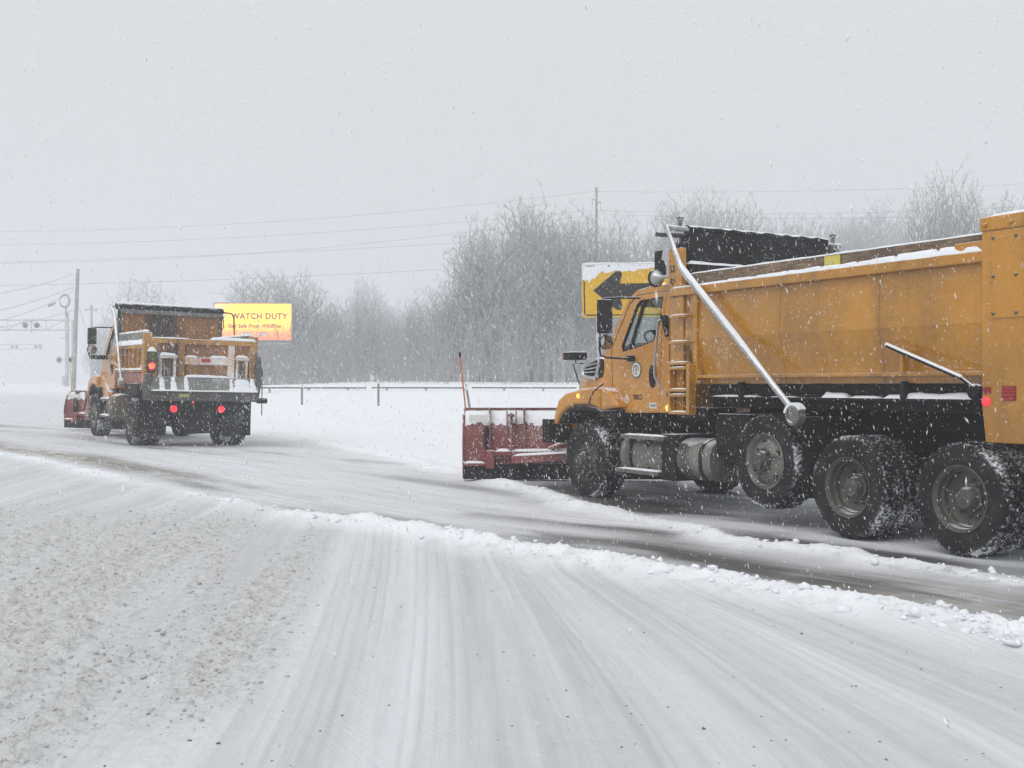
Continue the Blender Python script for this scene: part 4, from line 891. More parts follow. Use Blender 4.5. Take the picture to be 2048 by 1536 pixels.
    # guide rods
    for s in ((0.0, length) if far_rod else (0.0,)):
        g = sub(MB().tube([P(s + .02, .10, 1.04 * k), P(s - .07, .12, 1.04 * k + rod_h)], .013, 8), 'guide_rod', rod, smooth=True)
        MB().lathe([(.018, -.02), (.018, .05), (.008, .06)], c=P(s - .07, .12, 1.04 * k + rod_h), axis='z', n=8).build('rod_tip', 'black', g)
    return mb
truck_one()

# ================================================================== second plough truck, farther off on the left, seen from behind
def pose_on_ground(o, x, y, a, half=1.1, wb=4.2):
    f = Vector((-math.sin(a), math.cos(a), 0)); lf = Vector((-math.cos(a), -math.sin(a), 0)); c = Vector((x, y, 0))
    def gz(p): return ground_z(p.x, p.y)
    l, r = gz(c + lf * half), gz(c - lf * half); fr = gz(c + f * wb); z0 = (l + r) / 2
    fx = (f * wb + Vector((0, 0, fr - z0))).normalized(); ly = (lf * 2 * half + Vector((0, 0, l - r))).normalized()
    up = fx.cross(ly).normalized(); ly = up.cross(fx)
    m = Matrix((fx, ly, up)).transposed().to_4x4(); m.translation = Vector((x, y, z0)); o.matrix_world = m

def stained_mat():
    m = bpy.data.materials.new('stained_panel'); n, l, p, out = nodes_of(m)
    mp = n.new('ShaderNodeMapping'); tcn = n.new('ShaderNodeTexCoord'); l.new(tcn.outputs['Object'], mp.inputs[0]); mp.inputs['Location'].default_value = (0, -.18, -2.62); 
    vl = n.new('ShaderNodeVectorMath'); vl.operation = 'LENGTH'; sc_ = n.new('ShaderNodeVectorMath'); sc_.operation = 'MULTIPLY'; sc_.inputs[1].default_value = (.0, 1.7, 1.5); l.new(mp.outputs[0], sc_.inputs[0]); l.new(sc_.outputs[0], vl.inputs[0])
    co = objco(n, l); nz = noise(n, l, co, 3, 6, .65); n2 = noise(n, l, co, 40, 3)
    col = mixc(n, l, ramp(n, l, noise(n, l, objco(n, l, (1, 1, .2)), 4, 6, .65), .35, .7), (.36, .16, .035), (.20, .095, .035))
    st = ramp(n, l, math_n(n, l, 'MULTIPLY_ADD', nz, -1.3, math_n(n, l, 'ADD', vl.outputs['Value'], .0)), .35, -.25)
    col = mixc(n, l, math_n(n, l, 'MULTIPLY', st, .93), col, (.030, .026, .025))
    col = mixc(n, l, math_n(n, l, 'MULTIPLY', ramp(n, l, n2, .60, .68), .5), col, SNOWC)
    l.new(col, p.inputs['Base Color']); p.inputs['Roughness'].default_value = .8; return m
M['stained'] = stained_mat()
M['frosted'] = paint('frosted', (.44, .21, .04), .7, var=.28, gamt=1., grime=(.12, .075, .045), gscale=2.6, snow=.7, plaster=1.0, bump=.3)

def truck_two():
    T = empty('plow_truck', (0, 0, 0)); pose_on_ground(T, -7.2474, 26.1168, .53)
    tag(T, 'weathered two-axle dump truck seen from behind on the left, tail lamps lit, rusty headboard', 'truck')
    dx = -.68
    for s_ in (1, -1):
        MB().box(-1.0, 5.35, s_ * .38 - .04, s_ * .38 + .04, .78, 1.02).build('frame_rail', 'chassis', T, bevel=.01)
        wheel(T, 0, s_ * 1.22, .51, 'dish', s_, phase=.3 * s_); wheel(T, 0, s_ * .915, .51, 'dish', s_, phase=1, detail=False)
        wheel(T, 4.2, s_ * 1.17, .51, 'disc', s_, wide=True, phase=.8, yaw=.03)
    MB().lathe([(.09, -.95), (.10, -.5), (.12, -.3), (.22, -.16), (.25, 0), (.22, .16), (.12, .3), (.10, .5), (.09, .95)], c=(0, 0, .515), n=18).build('drive_axle', 'chassis', T, smooth=True)
    MB().bar((4.2, -.9, .47), (4.2, .9, .47), .12, .12).build('front_axle', 'chassis', T)
    MB().box(2.2, 4.2, -.34, .34, .50, 1.2).build('engine', 'chassis', T, bevel=.05)
    MB().box(-.85, 1.7, -.55, .55, .95, 1.36).build('underbody', 'chassis', T, bevel=.02)
    MB().box(-.95, -.90, -.40, .42, .42, .98).prism([(.42, .42), (-.40, .42), (-.30, .30), (.20, .28)], 'x', -.95, -.90).build('hitch_plate', 'chassis', T, bevel=.01)
    for s_ in (1, -1):
        MB().box(-.70, -.67, s_ * .93 - .31, s_ * .93 + .31, .24, 1.02).build('mud_flap', 'rubber', T, bevel=.01)
        MB().box(-.60, .65, s_ * .95 - .27, s_ * .95 + .27, 1.08, 1.34).build('wheel_box', 'chassis', T, bevel=.03)
    # tanks and steps on the left flank
    MB().lathe([(.02, .55), (.275, .55), (.30, .59), (.30, 1.02), (.275, 1.06), (.02, 1.06)], c=(1.30, .97, .78), axis='x', n=30).build('fuel_tank', 'tank_brown', T, smooth=True)
    for z, x0, x1 in ((.52, 2.55, 3.45), (.92, 2.5, 3.4)):
        st = MB().box(x0, x1, .98, 1.20, z - .02, z + .03).build('step', 'alu', T, bevel=.01)
        MB().snowcap((x0 + .03, 1.1, z + .03), (x1 - .03, 1.1, z + .03), .16, .03, 4).build('snow', 'snow', st, smooth=True)
    # ---- cab and bonnet
    cab_shell(T, 0., dx, 'cab_paint', simple=True)
    hood_loft(T, [(3.9, 2.00, .92, 1.2), (4.2, 1.96, .90, 1.2), (4.6, 1.88, .86, 1.15), (4.95, 1.76, .83, 1.1), (5.15, 1.6, .8, 1.0), (5.28, 1.2, .78, .9)], 'cab_paint', snow=(3.95, 4.98, .03))
    out = [(5.05, .95), (5.0, 1.17), (4.9, 1.34), (4.7, 1.44), (4.3, 1.50), (4.0, 1.50), (3.84, 1.47)]; inn = [(4.95, .98), (4.84, 1.12), (4.7, 1.21), (4.48, 1.27), (4.19, 1.27), (3.95, 1.24), (3.85, 1.2)]
    for s_ in (1, -1):
        MB().prism(out + inn[::-1], 'y', *((.72, 1.20) if s_ > 0 else (-1.20, -.72))).build('fender', 'cab_paint', T, bevel=.05, seg=3)
        MB().prism([(4.92, .98), (4.8, 1.11), (4.7, 1.19), (4.48, 1.25), (4.19, 1.255), (3.95, 1.23), (3.85, 1.19), (3.55, 1.21), (3.6, .95), (3.9, 1.15), (4.19, 1.2), (4.48, 1.19), (4.68, 1.12), (4.8, 1.0)], 'y', *((.7, 1.18) if s_ > 0 else (-1.18, -.7))).build('wheel_arch', 'chassis', T)
        MB().prism([(3.83, 1.47), (3.78, 1.60), (3.5, 1.40), (2.85, 1.10), (2.75, .92), (3.45, .92), (3.55, 1.18), (3.83, 1.2)], 'y', *((.90, 1.12) if s_ > 0 else (-1.12, -.90))).build('cab_skirt', 'cab_paint', T, bevel=.02)
        fr = MB().tube([(3.22, s_ * .98, 2.66), (3.40, s_ * 1.30, 2.66), (3.44, s_ * 1.44, 2.64), (3.45, s_ * 1.47, 2.58), (3.45, s_ * 1.47, 2.0), (3.44, s_ * 1.44, 1.92), (3.30, s_ * 1.05, 1.90)], .018, 8).build('mirror_frame', 'black', T, smooth=True)
        MB().box(3.33, 3.42, s_ * 1.42 - .10, s_ * 1.42 + .10, 2.24, 2.64).build('mirror', 'black', fr, bevel=.02)
        MB().box(3.322, 3.328, s_ * 1.42 - .08, s_ * 1.42 + .08, 2.26, 2.62).build('mirror_face', 'dark_int', fr)  # near-black colour stands for what the mirror reflects
        MB().lathe([(.115, 0), (.115, .03), (.07, .07), (.03, .085)], c=(3.33, s_ * 1.42, 2.11), axis='x', n=20).build('round_mirror', 'black', fr, smooth=True)
        MB().lathe([(.10, 0), (.06, -.014), (.02, -.02)], c=(3.328, s_ * 1.42, 2.11), axis='x', n=20).build('round_mirror_face', 'mirror_glass', fr, smooth=True)
        MB().box(3.28, 3.42, s_ * 1.25 - .18, s_ * 1.25 + .18, 1.88, 1.99).build('mirror_bracket', 'black', fr, bevel=.01)
    # ---- dump box
    for s_ in (1, -1):
        sd = MB().box(-1.05, 1.72, s_ * 1.10 - .03, s_ * 1.10 + .03, 1.35, 2.12).build('box_side', 'old_paint', T)
        for x in np.linspace(-.8, 1.6, 7): MB().box(x - .05, x + .05, s_ * 1.155 - .04, s_ * 1.155 + .04, 1.66, 2.09).build('side_rib', 'old_paint', sd, bevel=.01)
        tr = MB().box(-1.05, 1.76, s_ * 1.15 - .07, s_ * 1.15 + .07, 2.085, 2.17).build('top_rail', 'old_paint', T, bevel=.015)
        MB().snowcap((-1.0, s_ * 1.15, 2.17), (1.72, s_ * 1.15, 2.17), .15, .11, 6 + s_, rag=.3).build('snow', 'snow', tr, smooth=True)
        MB().box(-1.02, 1.70, s_ * 1.12 - .025, s_ * 1.12 + .025, 2.172, 2.44).build('side_board', 'steel_grey', T)
        MB().snowcap((-1.0, s_ * 1.12, 2.44), (1.70, s_ * 1.12, 2.44), .07, .04, 9 + s_).build('snow', 'snow', tr, smooth=True)
        lr = MB().box(-1.05, 1.76, s_ * 1.15 - .06, s_ * 1.15 + .06, 1.58, 1.63).build('lower_rail', 'old_paint', T, bevel=.01)
        MB().snowcap((-1.0, s_ * 1.155, 1.63), (1.72, s_ * 1.155, 1.63), .13, .04, 19 + s_).build('snow', 'snow', lr, smooth=True)
        MB().box(-1.05, 1.76, s_ * 1.13 - .05, s_ * 1.13 + .05, 1.35, 1.575).build('skirt_band', 'red_band', T, bevel=.01)
        MB().box(-1.14, -.98, s_ * 1.14 - .09, s_ * 1.14 + .09, 1.25, 2.42).build('corner_post', 'old_paint', T, bevel=.02)
    MB().box(-1.0, 1.75, -1.07, 1.07, 1.36, 1.42).build('box_floor', 'old_paint', T)
    hb = MB().box(1.72, 1.78, -1.20, 1.12, 1.40, 3.02).build('headboard', 'stained', T, bevel=.01)
    for s_ in (1.13, -1.21): MB().box(1.66, 1.80, s_ - .035, s_ + .035, 1.4, 3.06).build('headboard_post', 'steel_dark', T, bevel=.01)
    MB().box(1.64, 1.71, -1.20, 1.12, 2.94, 3.03).build('headboard_rail', 'steel_grey', T, bevel=.01)
    tp = MB(); secs = []
    for i in range(25):
        y = 1.22 - i * 2.48 / 24
        secs.append([(1.72 + .11 * math.cos(t) * (1 + .12 * math.sin(2 * t + i * 1.3)), y, 3.10 + .008 * math.sin(i * 1.7) + .075 * math.sin(t)) for t in np.linspace(0, 2 * math.pi, 13)[:-1]])
    tr = tp.loft(secs).build('tarp_roll', 'tarp', T, smooth=True)
    MB().snowcap((1.70, 1.22, 3.155), (1.70, -1.26, 3.155), .17, .045, 3, side=(1, 0, 0), rag=.3).build('snow', 'snow', tr, smooth=True)
    MB().tube([(1.70, 1.26, 3.10), (1.70, 1.32, 3.06), (1.40, 1.32, 2.9), (.64, 1.30, 1.42)], .03, 10).build('tarp_arm', 'alu_arm', T, smooth=True)
    MB().lathe([(.03, -.05), (.09, -.04), (.09, .05), (.05, .06)], c=(.60, 1.31, 1.36), n=18).build('arm_pivot', 'alu_arm', T, smooth=True)
    MB().tube([(1.70, -1.24, 3.08), (1.70, -1.47, 3.06), (1.66, -1.52, 3.0), (1.5, -1.50, 2.40)], .02, 8).build('tarp_arm', 'rust_panel', T, smooth=True)
    MB().tube([(1.66, 1.17, 3.04), (1.64, 1.19, 2.80), (1.63, 1.24, 2.74), (1.65, 1.27, 2.78)], .014, 7).build('tarp_hook', 'black', T, smooth=True)
    MB().tube([(1.66, -1.25, 3.0), (1.62, -1.27, 2.72), (1.60, -1.22, 2.66)], .014, 7).build('tarp_hook', 'black', T, smooth=True)
    # ---- tailgate
    x0, x1 = -1.11, -1.06
    MB().box(x1, x1 + .03, -1.10, 1.05, 1.45, 2.25).build('gate_panel', 'rust_panel', T)
    tg = MB().box(x0 - .06, x1 + .02, -1.18, 1.08, 2.20, 2.31).build('gate_top_rail', 'old_paint', T, bevel=.015)
    MB().snowcap((x0, -.18, 2.31), (x0, -1.17, 2.31), .13, .06, 4, side=(1, 0, 0), rag=.25).snowcap((x0, 1.06, 2.31), (x0, .30, 2.31), .12, .022, 5, side=(1, 0, 0)).build('snow', 'snow', tg, smooth=True)
    for y0, y1 in ((.95, 1.06), (.38, .52), (-.70, -.56), (-1.17, -1.03)):
        MB().box(x0 - .055, x1, y0, y1, 1.48, 2.20).build('gate_post', 'frosted' if y0 == -.70 else 'old_paint', T, bevel=.012)
    mr = MB().box(x0 - .05, x1 + .002, -.56, .38, 1.77, 1.93).build('gate_mid_rail', 'frosted', T, bevel=.012)
    MB().snowcap((x0 - .02, .37, 1.93), (x0 - .02, .10, 1.93), .07, .04, 7, side=(1, 0, 0)).snowcap((x0 - .02, -.16, 1.93), (x0 - .02, -.55, 1.93), .07, .045, 8, side=(1, 0, 0)).build('snow', 'snow', mr, smooth=True)
    MB().box(x0 - .065, x0 - .052, -.17, .02, 1.83, 1.90).build('reflector', 'red_ink', mr)
    for y0, y1 in ((.55, .92), (-1.0, -.73)):
        fr = MB().box(x0 - .05, x1 + .001, y0, y0 + .06, 1.48, 1.88).box(x0 - .05, x1 + .001, y1 - .06, y1, 1.48, 1.88).box(x0 - .08, x1 + .001, y0 - .02, y1 + .02, 1.885, 1.95).build('pocket_frame', 'frosted', T, bevel=.01)
        MB().snowcap((x0 - .04, y0, 1.95), (x0 - .04, y1, 1.95), .12, .05, 3, side=(1, 0, 0)).build('snow', 'snow', fr, smooth=True)
        for k in (.36, .66): MB().box(x0 - .03, x0 - .01, y0 + (y1 - y0) * k - .012, y0 + (y1 - y0) * k + .012, 1.5, 1.84).build('pocket_bar', 'steel_grey', fr)
    for y in (.93, -1.06):
        ch = MB()
        for k in range(12):
            z = 2.12 - k * .05; ch.tube([(x0 - .09 + .012 * math.cos(t), y - .02 * (k > 5) + .02 * math.sin(t) * (1 if k % 2 else .4), z + .03 * math.cos(t)) for t in np.linspace(0, 2 * math.pi, 9)], .007, 5, cap=False)
        ch.build('chain', 'steel_grey', T, smooth=True)
    ap = MB().prism([(-1.12, 1.50), (-1.16, 1.50), (-1.30, 1.20), (-1.26, 1.20)], 'y', -1.20, 1.14).build('apron', 'steel_grey', T, bevel=.008)
    MB().snowcap((-1.145, .38, 1.50), (-1.145, -.58, 1.50), .07, .05, 4, side=(1, 0, 0)).build('snow', 'snow', ap, smooth=True)
    pr = np.random.default_rng(5)
    for y, wd, h0, h1 in ((.86, .14, .06, .95), (.62, .16, .05, 1.0), (.35, .12, .08, 1.0), (-.62, .10, .05, .9), (-.86, .50, .03, .92), (-1.10, .18, .02, 1.0)):
        v = []; n_ = 14; 
        def ap_pt(t, o): return (-1.16 - .14 * (1 - t) - o, 1.20 + .30 * t)
        secs = []
        for i in range(n_ + 1):
            t = h0 + (h1 - h0) * i / n_; wj = wd * (.5 + .5 * (1 - t)) * (.75 + .5 * pr.random()); a, z = ap_pt(t, .0); b_, _ = ap_pt(t, .018 + .018 * pr.random())
            secs.append([(a, y - wj / 2, z), (b_, y - wj / 4, z), (b_, y + wj / 4, z), (a, y + wj / 2, z)])
        MB().loft(secs).build('snow', 'snow', ap, smooth=True)
    MB().snowcap((-1.29, 1.1, 1.20), (-1.29, -1.18, 1.20), .08, .028, 14, side=(1, 0, 0)).build('snow', 'snow', ap, smooth=True)
    MB().box(-1.24, -1.0, -1.19, 1.12, .99, 1.195).build('spreader_trough', 'steel_dark', T, bevel=.02)
    MB().box(-1.25, -1.242, .28, .50, 1.075, 1.145).build('number_plate', 'pale_tag', T)
    MB().prism([(-1.22, 1.0), (-1.30, 1.48), (-1.26, 1.95), (-1.16, 2.05), (-1.13, 1.0)], 'x', -1.26, -1.06).build('spreader_end', 'steel_dark', T, bevel=.015)
    MB().tube([(-1.10, -1.18, 2.14), (-1.12, -1.24, 1.98), (-1.12, -1.34, 1.62), (-1.12, -1.30, 1.40)], .016, 7).build('hydraulic_hose', 'black', T, smooth=True)
    MB().prism([(1.20, 1.0), (1.24, 1.30), (1.20, 1.55), (1.08, 1.55), (1.10, 1.0)], 'x', -1.26, -1.08).build('spreader_end', 'steel_dark', T, bevel=.015)
    MB().lathe([(.06, 0), (.06, .22)], c=(-1.15, -1.44, 1.02), n=16).build('spreader_motor', 'chassis', T, smooth=True)
    MB().bar((-1.15, -1.22, 1.03), (-1.15, -1.35, 1.03), .08, .10).build('motor_mount', 'chassis', T)
    MB().tube([(-1.15, -1.33, 1.40), (-1.15, -1.335, .70)], .012, 6).build('shut_off_rod', 'steel_dark', T, smooth=True)
    # ---- lamps
    hs = MB().box(-1.22, -1.12, .98, 1.16, 1.58, 2.02).build('lamp_housing', 'black', T, bevel=.02)
    MB().box(-1.235, -1.215, 1.00, 1.14, 1.83, 2.0).build('lens', 'green_lens', hs, bevel=.01)
    MB().lathe([(.07, 0), (.065, -.02), (.03, -.035)], c=(-1.22, 1.075, 1.715), axis='x', n=20).build('lens', 'orange_on', hs, smooth=True)
    MB().box(-1.235, -1.216, .995, 1.155, 1.60, 1.82).build('lens', 'red_off', hs, bevel=.01)
    MB().snowcap((-1.17, 1.16, 2.02), (-1.17, .98, 2.02), .10, .10, 3, side=(1, 0, 0)).build('snow', 'snow', hs, smooth=True)
    hs = MB().box(-1.20, -1.12, -1.22, -1.14, 1.58, 1.84).build('lamp_housing', 'steel_dark', T, bevel=.01)
    MB().box(-1.215, -1.198, -1.215, -1.155, 1.62, 1.82).build('lens', 'red_on', hs)
    for y in (.56, -.46):
        lb = MB().box(-1.05, -.98, y - .11, y + .09, .74, .90).build('lamp_bracket', 'chassis', T, bevel=.01)
        lamp(lb, (-1.05, y, .82), .075, 'red_on', 'tail_lamp', axis='x', d=-.04)
    lamp(T, (-1.24, .20, .965), .022, 'red_on', 'marker_lamp', axis='x', d=-.02)
    plough(T, (7.6, 1.20), (-.70, -.714), (.714, -.70), 2.9, .06, 1.0, 5.4, rod='yellow_rod', ribs=(.28, .60, 1.1, 1.7, 2.3), rod_h=.85)
    return T
truck_two()

# ================================================================== roadside and background
def at(px, Y): return (px - 1024) / 2350 * Y          # lateral position of a bearing at a given distance
def hz(py, Y): return CAM_H - (py - 772.85) / 2350 * Y

# ---- guardrail: box-beam lengths on posts along the top of the snowy bank
def guardrail():
    T = empty('guardrail', (-8, 60, ground_z(-8, 60)))
    tag(T, 'long low snow-capped guardrail along the top of the white bank', 'guardrail')
    inv = Vector(T.location)
    def rel(p): return tuple(Vector(p) - inv)
    xs = [-26.5, -22.4, -15.5, -7.4, -7.1, -2.4, -2.0, 3.4, 3.8, 9.5, 16, 24, 33, 44]
    spans = [(-16.5, -7.45), (-7.15, -2.5), (-2.05, 3.3), (3.75, 11), (11.3, 20), (20.3, 30), (30.3, 44)]
    for i, (a, b) in enumerate(spans):
        z = 1.455
        r_ = MB().bar(rel((a, 60, z)), rel((b, 60, z - .01)), .15, .085).build('rail', 'steel_dark', T)
        MB().snowcap(rel((a, 60, z + .03)), rel((b, 60, z + .02)), .18, .085, 50 + i, n=40, side=(0, 1, 0), rag=.25).build('snow', 'snow', r_, smooth=True)
    for k in range(31):
        x = -16.4 + k * 2; g = ground_z(x, 60.1)
        MB().box(-.05, .05, -.05, .05, 0, max(.1, 1.40 - g + .1)).build('post', 'galv', T, loc=rel((x, 60.12, g - .1)))
guardrail()

def delineator(px, top, bot, Y, label, dx=0., wd=.09):
    x = at(px, Y); zb = ground_z(x, Y); zt = hz(top, Y)
    o = empty('delineator_post', (x, Y, zb))
    MB().prism([(-wd / 2, -.01), (-wd / 2 + .02, .02), (wd / 2 - .02, .02), (wd / 2, -.01), (wd / 2 - .02, 0), (-wd / 2 + .02, 0)], 'z', -.2, zt - zb).build('post', 'steel_grey', o)
    MB().box(-wd * .4, wd * .4, -.025, -.012, zt - zb - .22, zt - zb - .05).build('reflector', 'white_ink', o)
    MB().snowcap((-.05, .005, zt - zb), (.05, .005, zt - zb), .06, .05, 3, n=6).build('snow', 'snow', o, smooth=True)
    if dx: o.rotation_euler = (0, dx, 0)
    tag(o, label, 'post', 'delineator posts in the snowfield')
delineator(604, 765, 822, 50, 'thin grey marker post in the snow nearest the billboard')
delineator(757, 757, 825, 48, 'thin grey marker post alone in the middle of the white field')
delineator(943, 768, 815, 44, 'leaning marker post just behind the left end of the red plough', dx=-.16)

# ---- big one-direction arrow sign
def arrow_sign():
    Y = 24.0; h = 107 * Y / 2350; wd = 2 * h; x0 = at(1169, Y); zb = hz(634, Y); gx = ground_z(x0 + .5, Y)
    T = empty('arrow_sign', (x0 + wd / 2, Y, gx), (0, R(-1.0), R(4)))
    tag(T, 'yellow rectangular road sign with black left arrow behind the truck cab, snow on its top', 'sign')
    z0 = zb - gx; a = wd / 2
    def rr(w_, z1, z2, r=.06, n=6):
        P = []
        for cx, cz, t0 in ((w_ - r, z2 - r, 0), (-w_ + r, z2 - r, 90), (-w_ + r, z1 + r, 180), (w_ - r, z1 + r, 270)):
            P += [(cx + r * math.cos(R(t0 + k * 90 / n)), cz + r * math.sin(R(t0 + k * 90 / n))) for k in range(n + 1)]
        return P
    M['sign_yellow'] = paint('sign_yellow', (.72, .42, .015), .45, var=.06, gamt=.1, snow=.4, plaster=.08)
    pn = MB().prism(rr(a, z0, z0 + h), 'y', -.012, .006).build('panel', 'sign_yellow', T)
    bo, bi = rr(a - .035, z0 + .035, z0 + h - .035), rr(a - .06, z0 + .06, z0 + h - .06)
    MB().ring(bo, bi, lambda x, z: -.0145, -.004).build('border', 'black_ink', pn)
    c = z0 + h / 2
    MB().prism([(-a + .23, c), (-a + .70, c + .39), (-a + .79, c + .40), (-a + .83, c + .33), (-a + .78, c + .14), (a - .25, c + .14), (a - .25, c - .14), (-a + .78, c - .14), (-a + .83, c - .33), (-a + .79, c - .40), (-a + .70, c - .39)], 'y', -.0165, -.0125).build('arrow', 'black_ink', pn)
    pr = np.random.default_rng(3)
    # wind-plastered snow clinging to the upper part
    n_ = 150; top = [(-a + .01 + (wd - .02) * i / n_, z0 + h - .004) for i in range(n_ + 1)]
    low = [(x, z0 + h - .02 - (.045 + .36 * math.exp(-((x + a) / .40) ** 2) + .10 * math.exp(-((x + a - .9) / .5) ** 2)) * (.45 + .9 * float(fbm(np.array([x * 9.]), np.array([.5]), 4, 5)[0]))) for x, _ in top]
    secs = [[(x, -.012, z), (x, -.0135 - .012 * pr.random(), (z + zl) / 2 + .1 * (z - zl)), (x, -.0150 - .006 * pr.random(), zl + .01), (x, -.012, zl)] for (x, z), (_, zl) in zip(top, low)]
    MB().loft(secs, close=False, caps=False).build('snow', 'snow', pn)
    MB().snowcap((-a, 0, z0 + h), (a, 0, z0 + h), .05, .025, 4).build('snow', 'snow', pn, smooth=True)
    for x in (-a + .32, a - .35):
        MB().box(x - .03, x + .03, .006, .07, -.2, z0 + h - .1).build('post', 'galv', T, bevel=.006)
        MB().box(x + .05, x + .08, .01, .04, -.2, z0 + .1).build('brace', 'galv', T)
arrow_sign()

# ---- lit billboard
def billboard():
    Y = 105.; x0, x1 = at(430, Y), at(582, Y); z0, z1 = hz(680, Y), hz(607.5, Y); cx = (x0 + x1) / 2; g = ground_z(cx, Y)
    T = empty('billboard', (cx, Y, g), (0, 0, R(2)))
    tag(T, 'glowing yellow electronic billboard reading WATCH DUTY above the far truck', 'billboard')
    a = (x1 - x0) / 2; b, t = z0 - g, z1 - g; h = t - b
    m = bpy.data.materials.new('screen'); n, l, p, out = nodes_of(m)
    co = objco(n, l); sx = n.new('ShaderNodeSeparateXYZ'); l.new(co, sx.inputs[0])
    hgt = math_n(n, l, 'DIVIDE', math_n(n, l, 'SUBTRACT', sx.outputs['Z'], b), h)
    nz = noise(n, l, objco(n, l, (1, 1, .35)), 1.6, 5)
    fh = math_n(n, l, 'MULTIPLY_ADD', nz, .22, hgt)
    col = mixc(n, l, ramp(n, l, fh, .22, .58), (1.0, .20, .06), (1.0, .56, .04))
    lft = math_n(n, l, 'MULTIPLY_ADD', sx.outputs['X'], .16, math_n(n, l, 'MULTIPLY', hgt, -1.0))
    col = mixc(n, l, math_n(n, l, 'MULTIPLY', ramp(n, l, lft, -1.28, -1.55), .7), col, (1.0, .45, .38))
    p.inputs['Base Color'].default_value = (.02, .02, .02, 1); l.new(col, p.inputs['Emission Color']); p.inputs['Emission Strength'].default_value = 2.3; m.cycles.emission_sampling = 'NONE'
    M['screen'] = m
    fr = MB().box(-a - .12, a + .12, 0, .7, b - .14, t + .12).build('cabinet', 'steel_grey', T, bevel=.03)
    s_ = MB().box(-a, a, -.02, -.005, b, t).build('screen', 'screen', T)
    M['scr_text'] = flat('scr_text', (.05, .03, .02), .6, emit=(.42, .09, .01), es=.6)
    M['scr_white'] = flat('scr_white', (.05, .05, .05), .6, emit=(1., .96, .92), es=1.1)
    M['scr_grey'] = flat('scr_grey', (.05, .05, .05), .6, emit=(.42, .22, .18), es=.8)
    def tx(body, size, x, z, mat, **k):
        wd_ = k.pop('wd'); me = textmesh(body, size, **k); vx = [v.co.x for v in me.vertices]; f_ = wd_ / (max(vx) - min(vx))
        for v in me.vertices: v.co.x *= f_; v.co.y *= k.get('tall', 1.0) if 0 else 1.0
        o = put('lettering', me, mat, s_); o.location = (x, -.03, z); o.rotation_euler = (R(90), 0, 0); return o
    W = 2 * a
    def X(px): return (px - 506) / 152 * W
    def Z(py): return t - (py - 607.5) / 72.5 * h
    tx('WATCH DUTY', .74, X(518.5), Z(633), 'scr_text', bold=.03, spacing=1.12, wd=113 / 152 * W)
    tx('Stay Safe From Wildfires', .50, X(508.5), Z(652), 'scr_text', shear=.25, bold=.02, spacing=1.05, wd=107 / 152 * W)
    for px in (493, 525):
        bd = MB().box(X(px) - .52, X(px) + .52, -.032, -.028, Z(668) - .15, Z(668) + .15).build('badge', 'scr_grey', s_)
        MB().box(X(px) - .47, X(px) - .28, -.036, -.034, Z(668) - .10, Z(668) + .10).build('badge_icon', 'scr_white', bd)
        MB().box(X(px) - .20, X(px) + .46, -.036, -.034, Z(668) + .03, Z(668) + .07).box(X(px) - .20, X(px) + .44, -.036, -.034, Z(668) - .10, Z(668) - .02).build('badge_lines', 'scr_white', bd)
    fl = [(0, -.30), (.16, -.26), (.26, -.08), (.20, .12), (.10, .02), (.06, .30), (-.10, .12), (-.16, .20), (-.26, -.06), (-.16, -.26)]
    M['scr_flame'] = flat('scr_flame', (.05, .05, .05), .6, emit=(1., .62, .40), es=1.1)
    MB().prism([(X(447) + u, Z(630) + v * 1.3) for u, v in fl], 'y', -.034, -.030).build('flame_mark', 'scr_flame', s_)
    wk = MB().box(-a - .1, a + .1, -.8, -.05, b - .62, b - .56).build('catwalk', 'steel_grey', T)
    MB().tube([(-a, -.78, b - .56), (a, -.78, b - .3)], .03, 6).build('catwalk_cable', 'galv', wk)
    MB().box(-a * .9, a * .9, .1, .5, b - .5, b - .16).build('girder', 'steel_grey', T)
    MB().lathe([(.38, -.3), (.38, b - .3)], c=(-.6, .35, 0), axis='z', n=20).build('column', 'steel_grey', T, smooth=True)
billboard()

# ---- utility poles and the wires between them
def pole(px, top, Y, r0, lean, label, arms=(), group='utility poles'):
    x = at(px, Y); g = ground_z(x, Y); H = hz(top, Y) - g
    T = empty('utility_pole', (x, Y, g), (0, lean, 0)); tag(T, label, 'utility pole', group)
    MB().tube([(0, 0, -.5), (0, 0, H * .5), (0, 0, H)], [r0, r0 * .87, r0 * .75], 14).build('shaft', 'post_wood', T, smooth=True)
    for (z, wd) in arms:
        ar = MB().box(-wd / 2, wd / 2, -.12, .0, H - z - .08, H - z + .08).build('crossarm', 'post_wood', T)
        for s_ in (-.9, .9): MB().lathe([(.05, 0), (.08, .06), (.05, .12), (.08, .16), (.04, .24)], c=(s_ * wd / 2, -.06, H - z + .08), axis='z', n=10).build('insulator', 'galv', ar, smooth=True)
    return Vector((x, Y, g + H))
pole(147, 538, 116, .22, R(2.0), 'leaning bare timber pole at the left between crossing gantry and truck')
pole(183, 610, 190, .22, 0, 'faint timber pole in the haze close behind the far truck mirror', arms=((.8, 2.2),))
tp = pole(1193, 375, 128, .17, 0, 'tall pole rising above the bare trees left of the arrow sign', arms=())
_T = [o for o in COL.objects if o.get('label', '').startswith('tall pole')][0]
for s_ in (-1, 1):
    MB().bar((0, -.15, hz(402 if s_ < 0 else 408, 128) - _T.location.z), (s_ * .42, -.15, hz(398 if s_ < 0 else 404, 128) - _T.location.z), .09, .09).bar((s_ * .42, -.15, hz(398 if s_ < 0 else 404, 128) - _T.location.z), (s_ * .50, -.15, hz(418 if s_ < 0 else 426, 128) - _T.location.z), .06, .06).build('insulator_arm', 'post_wood', _T)

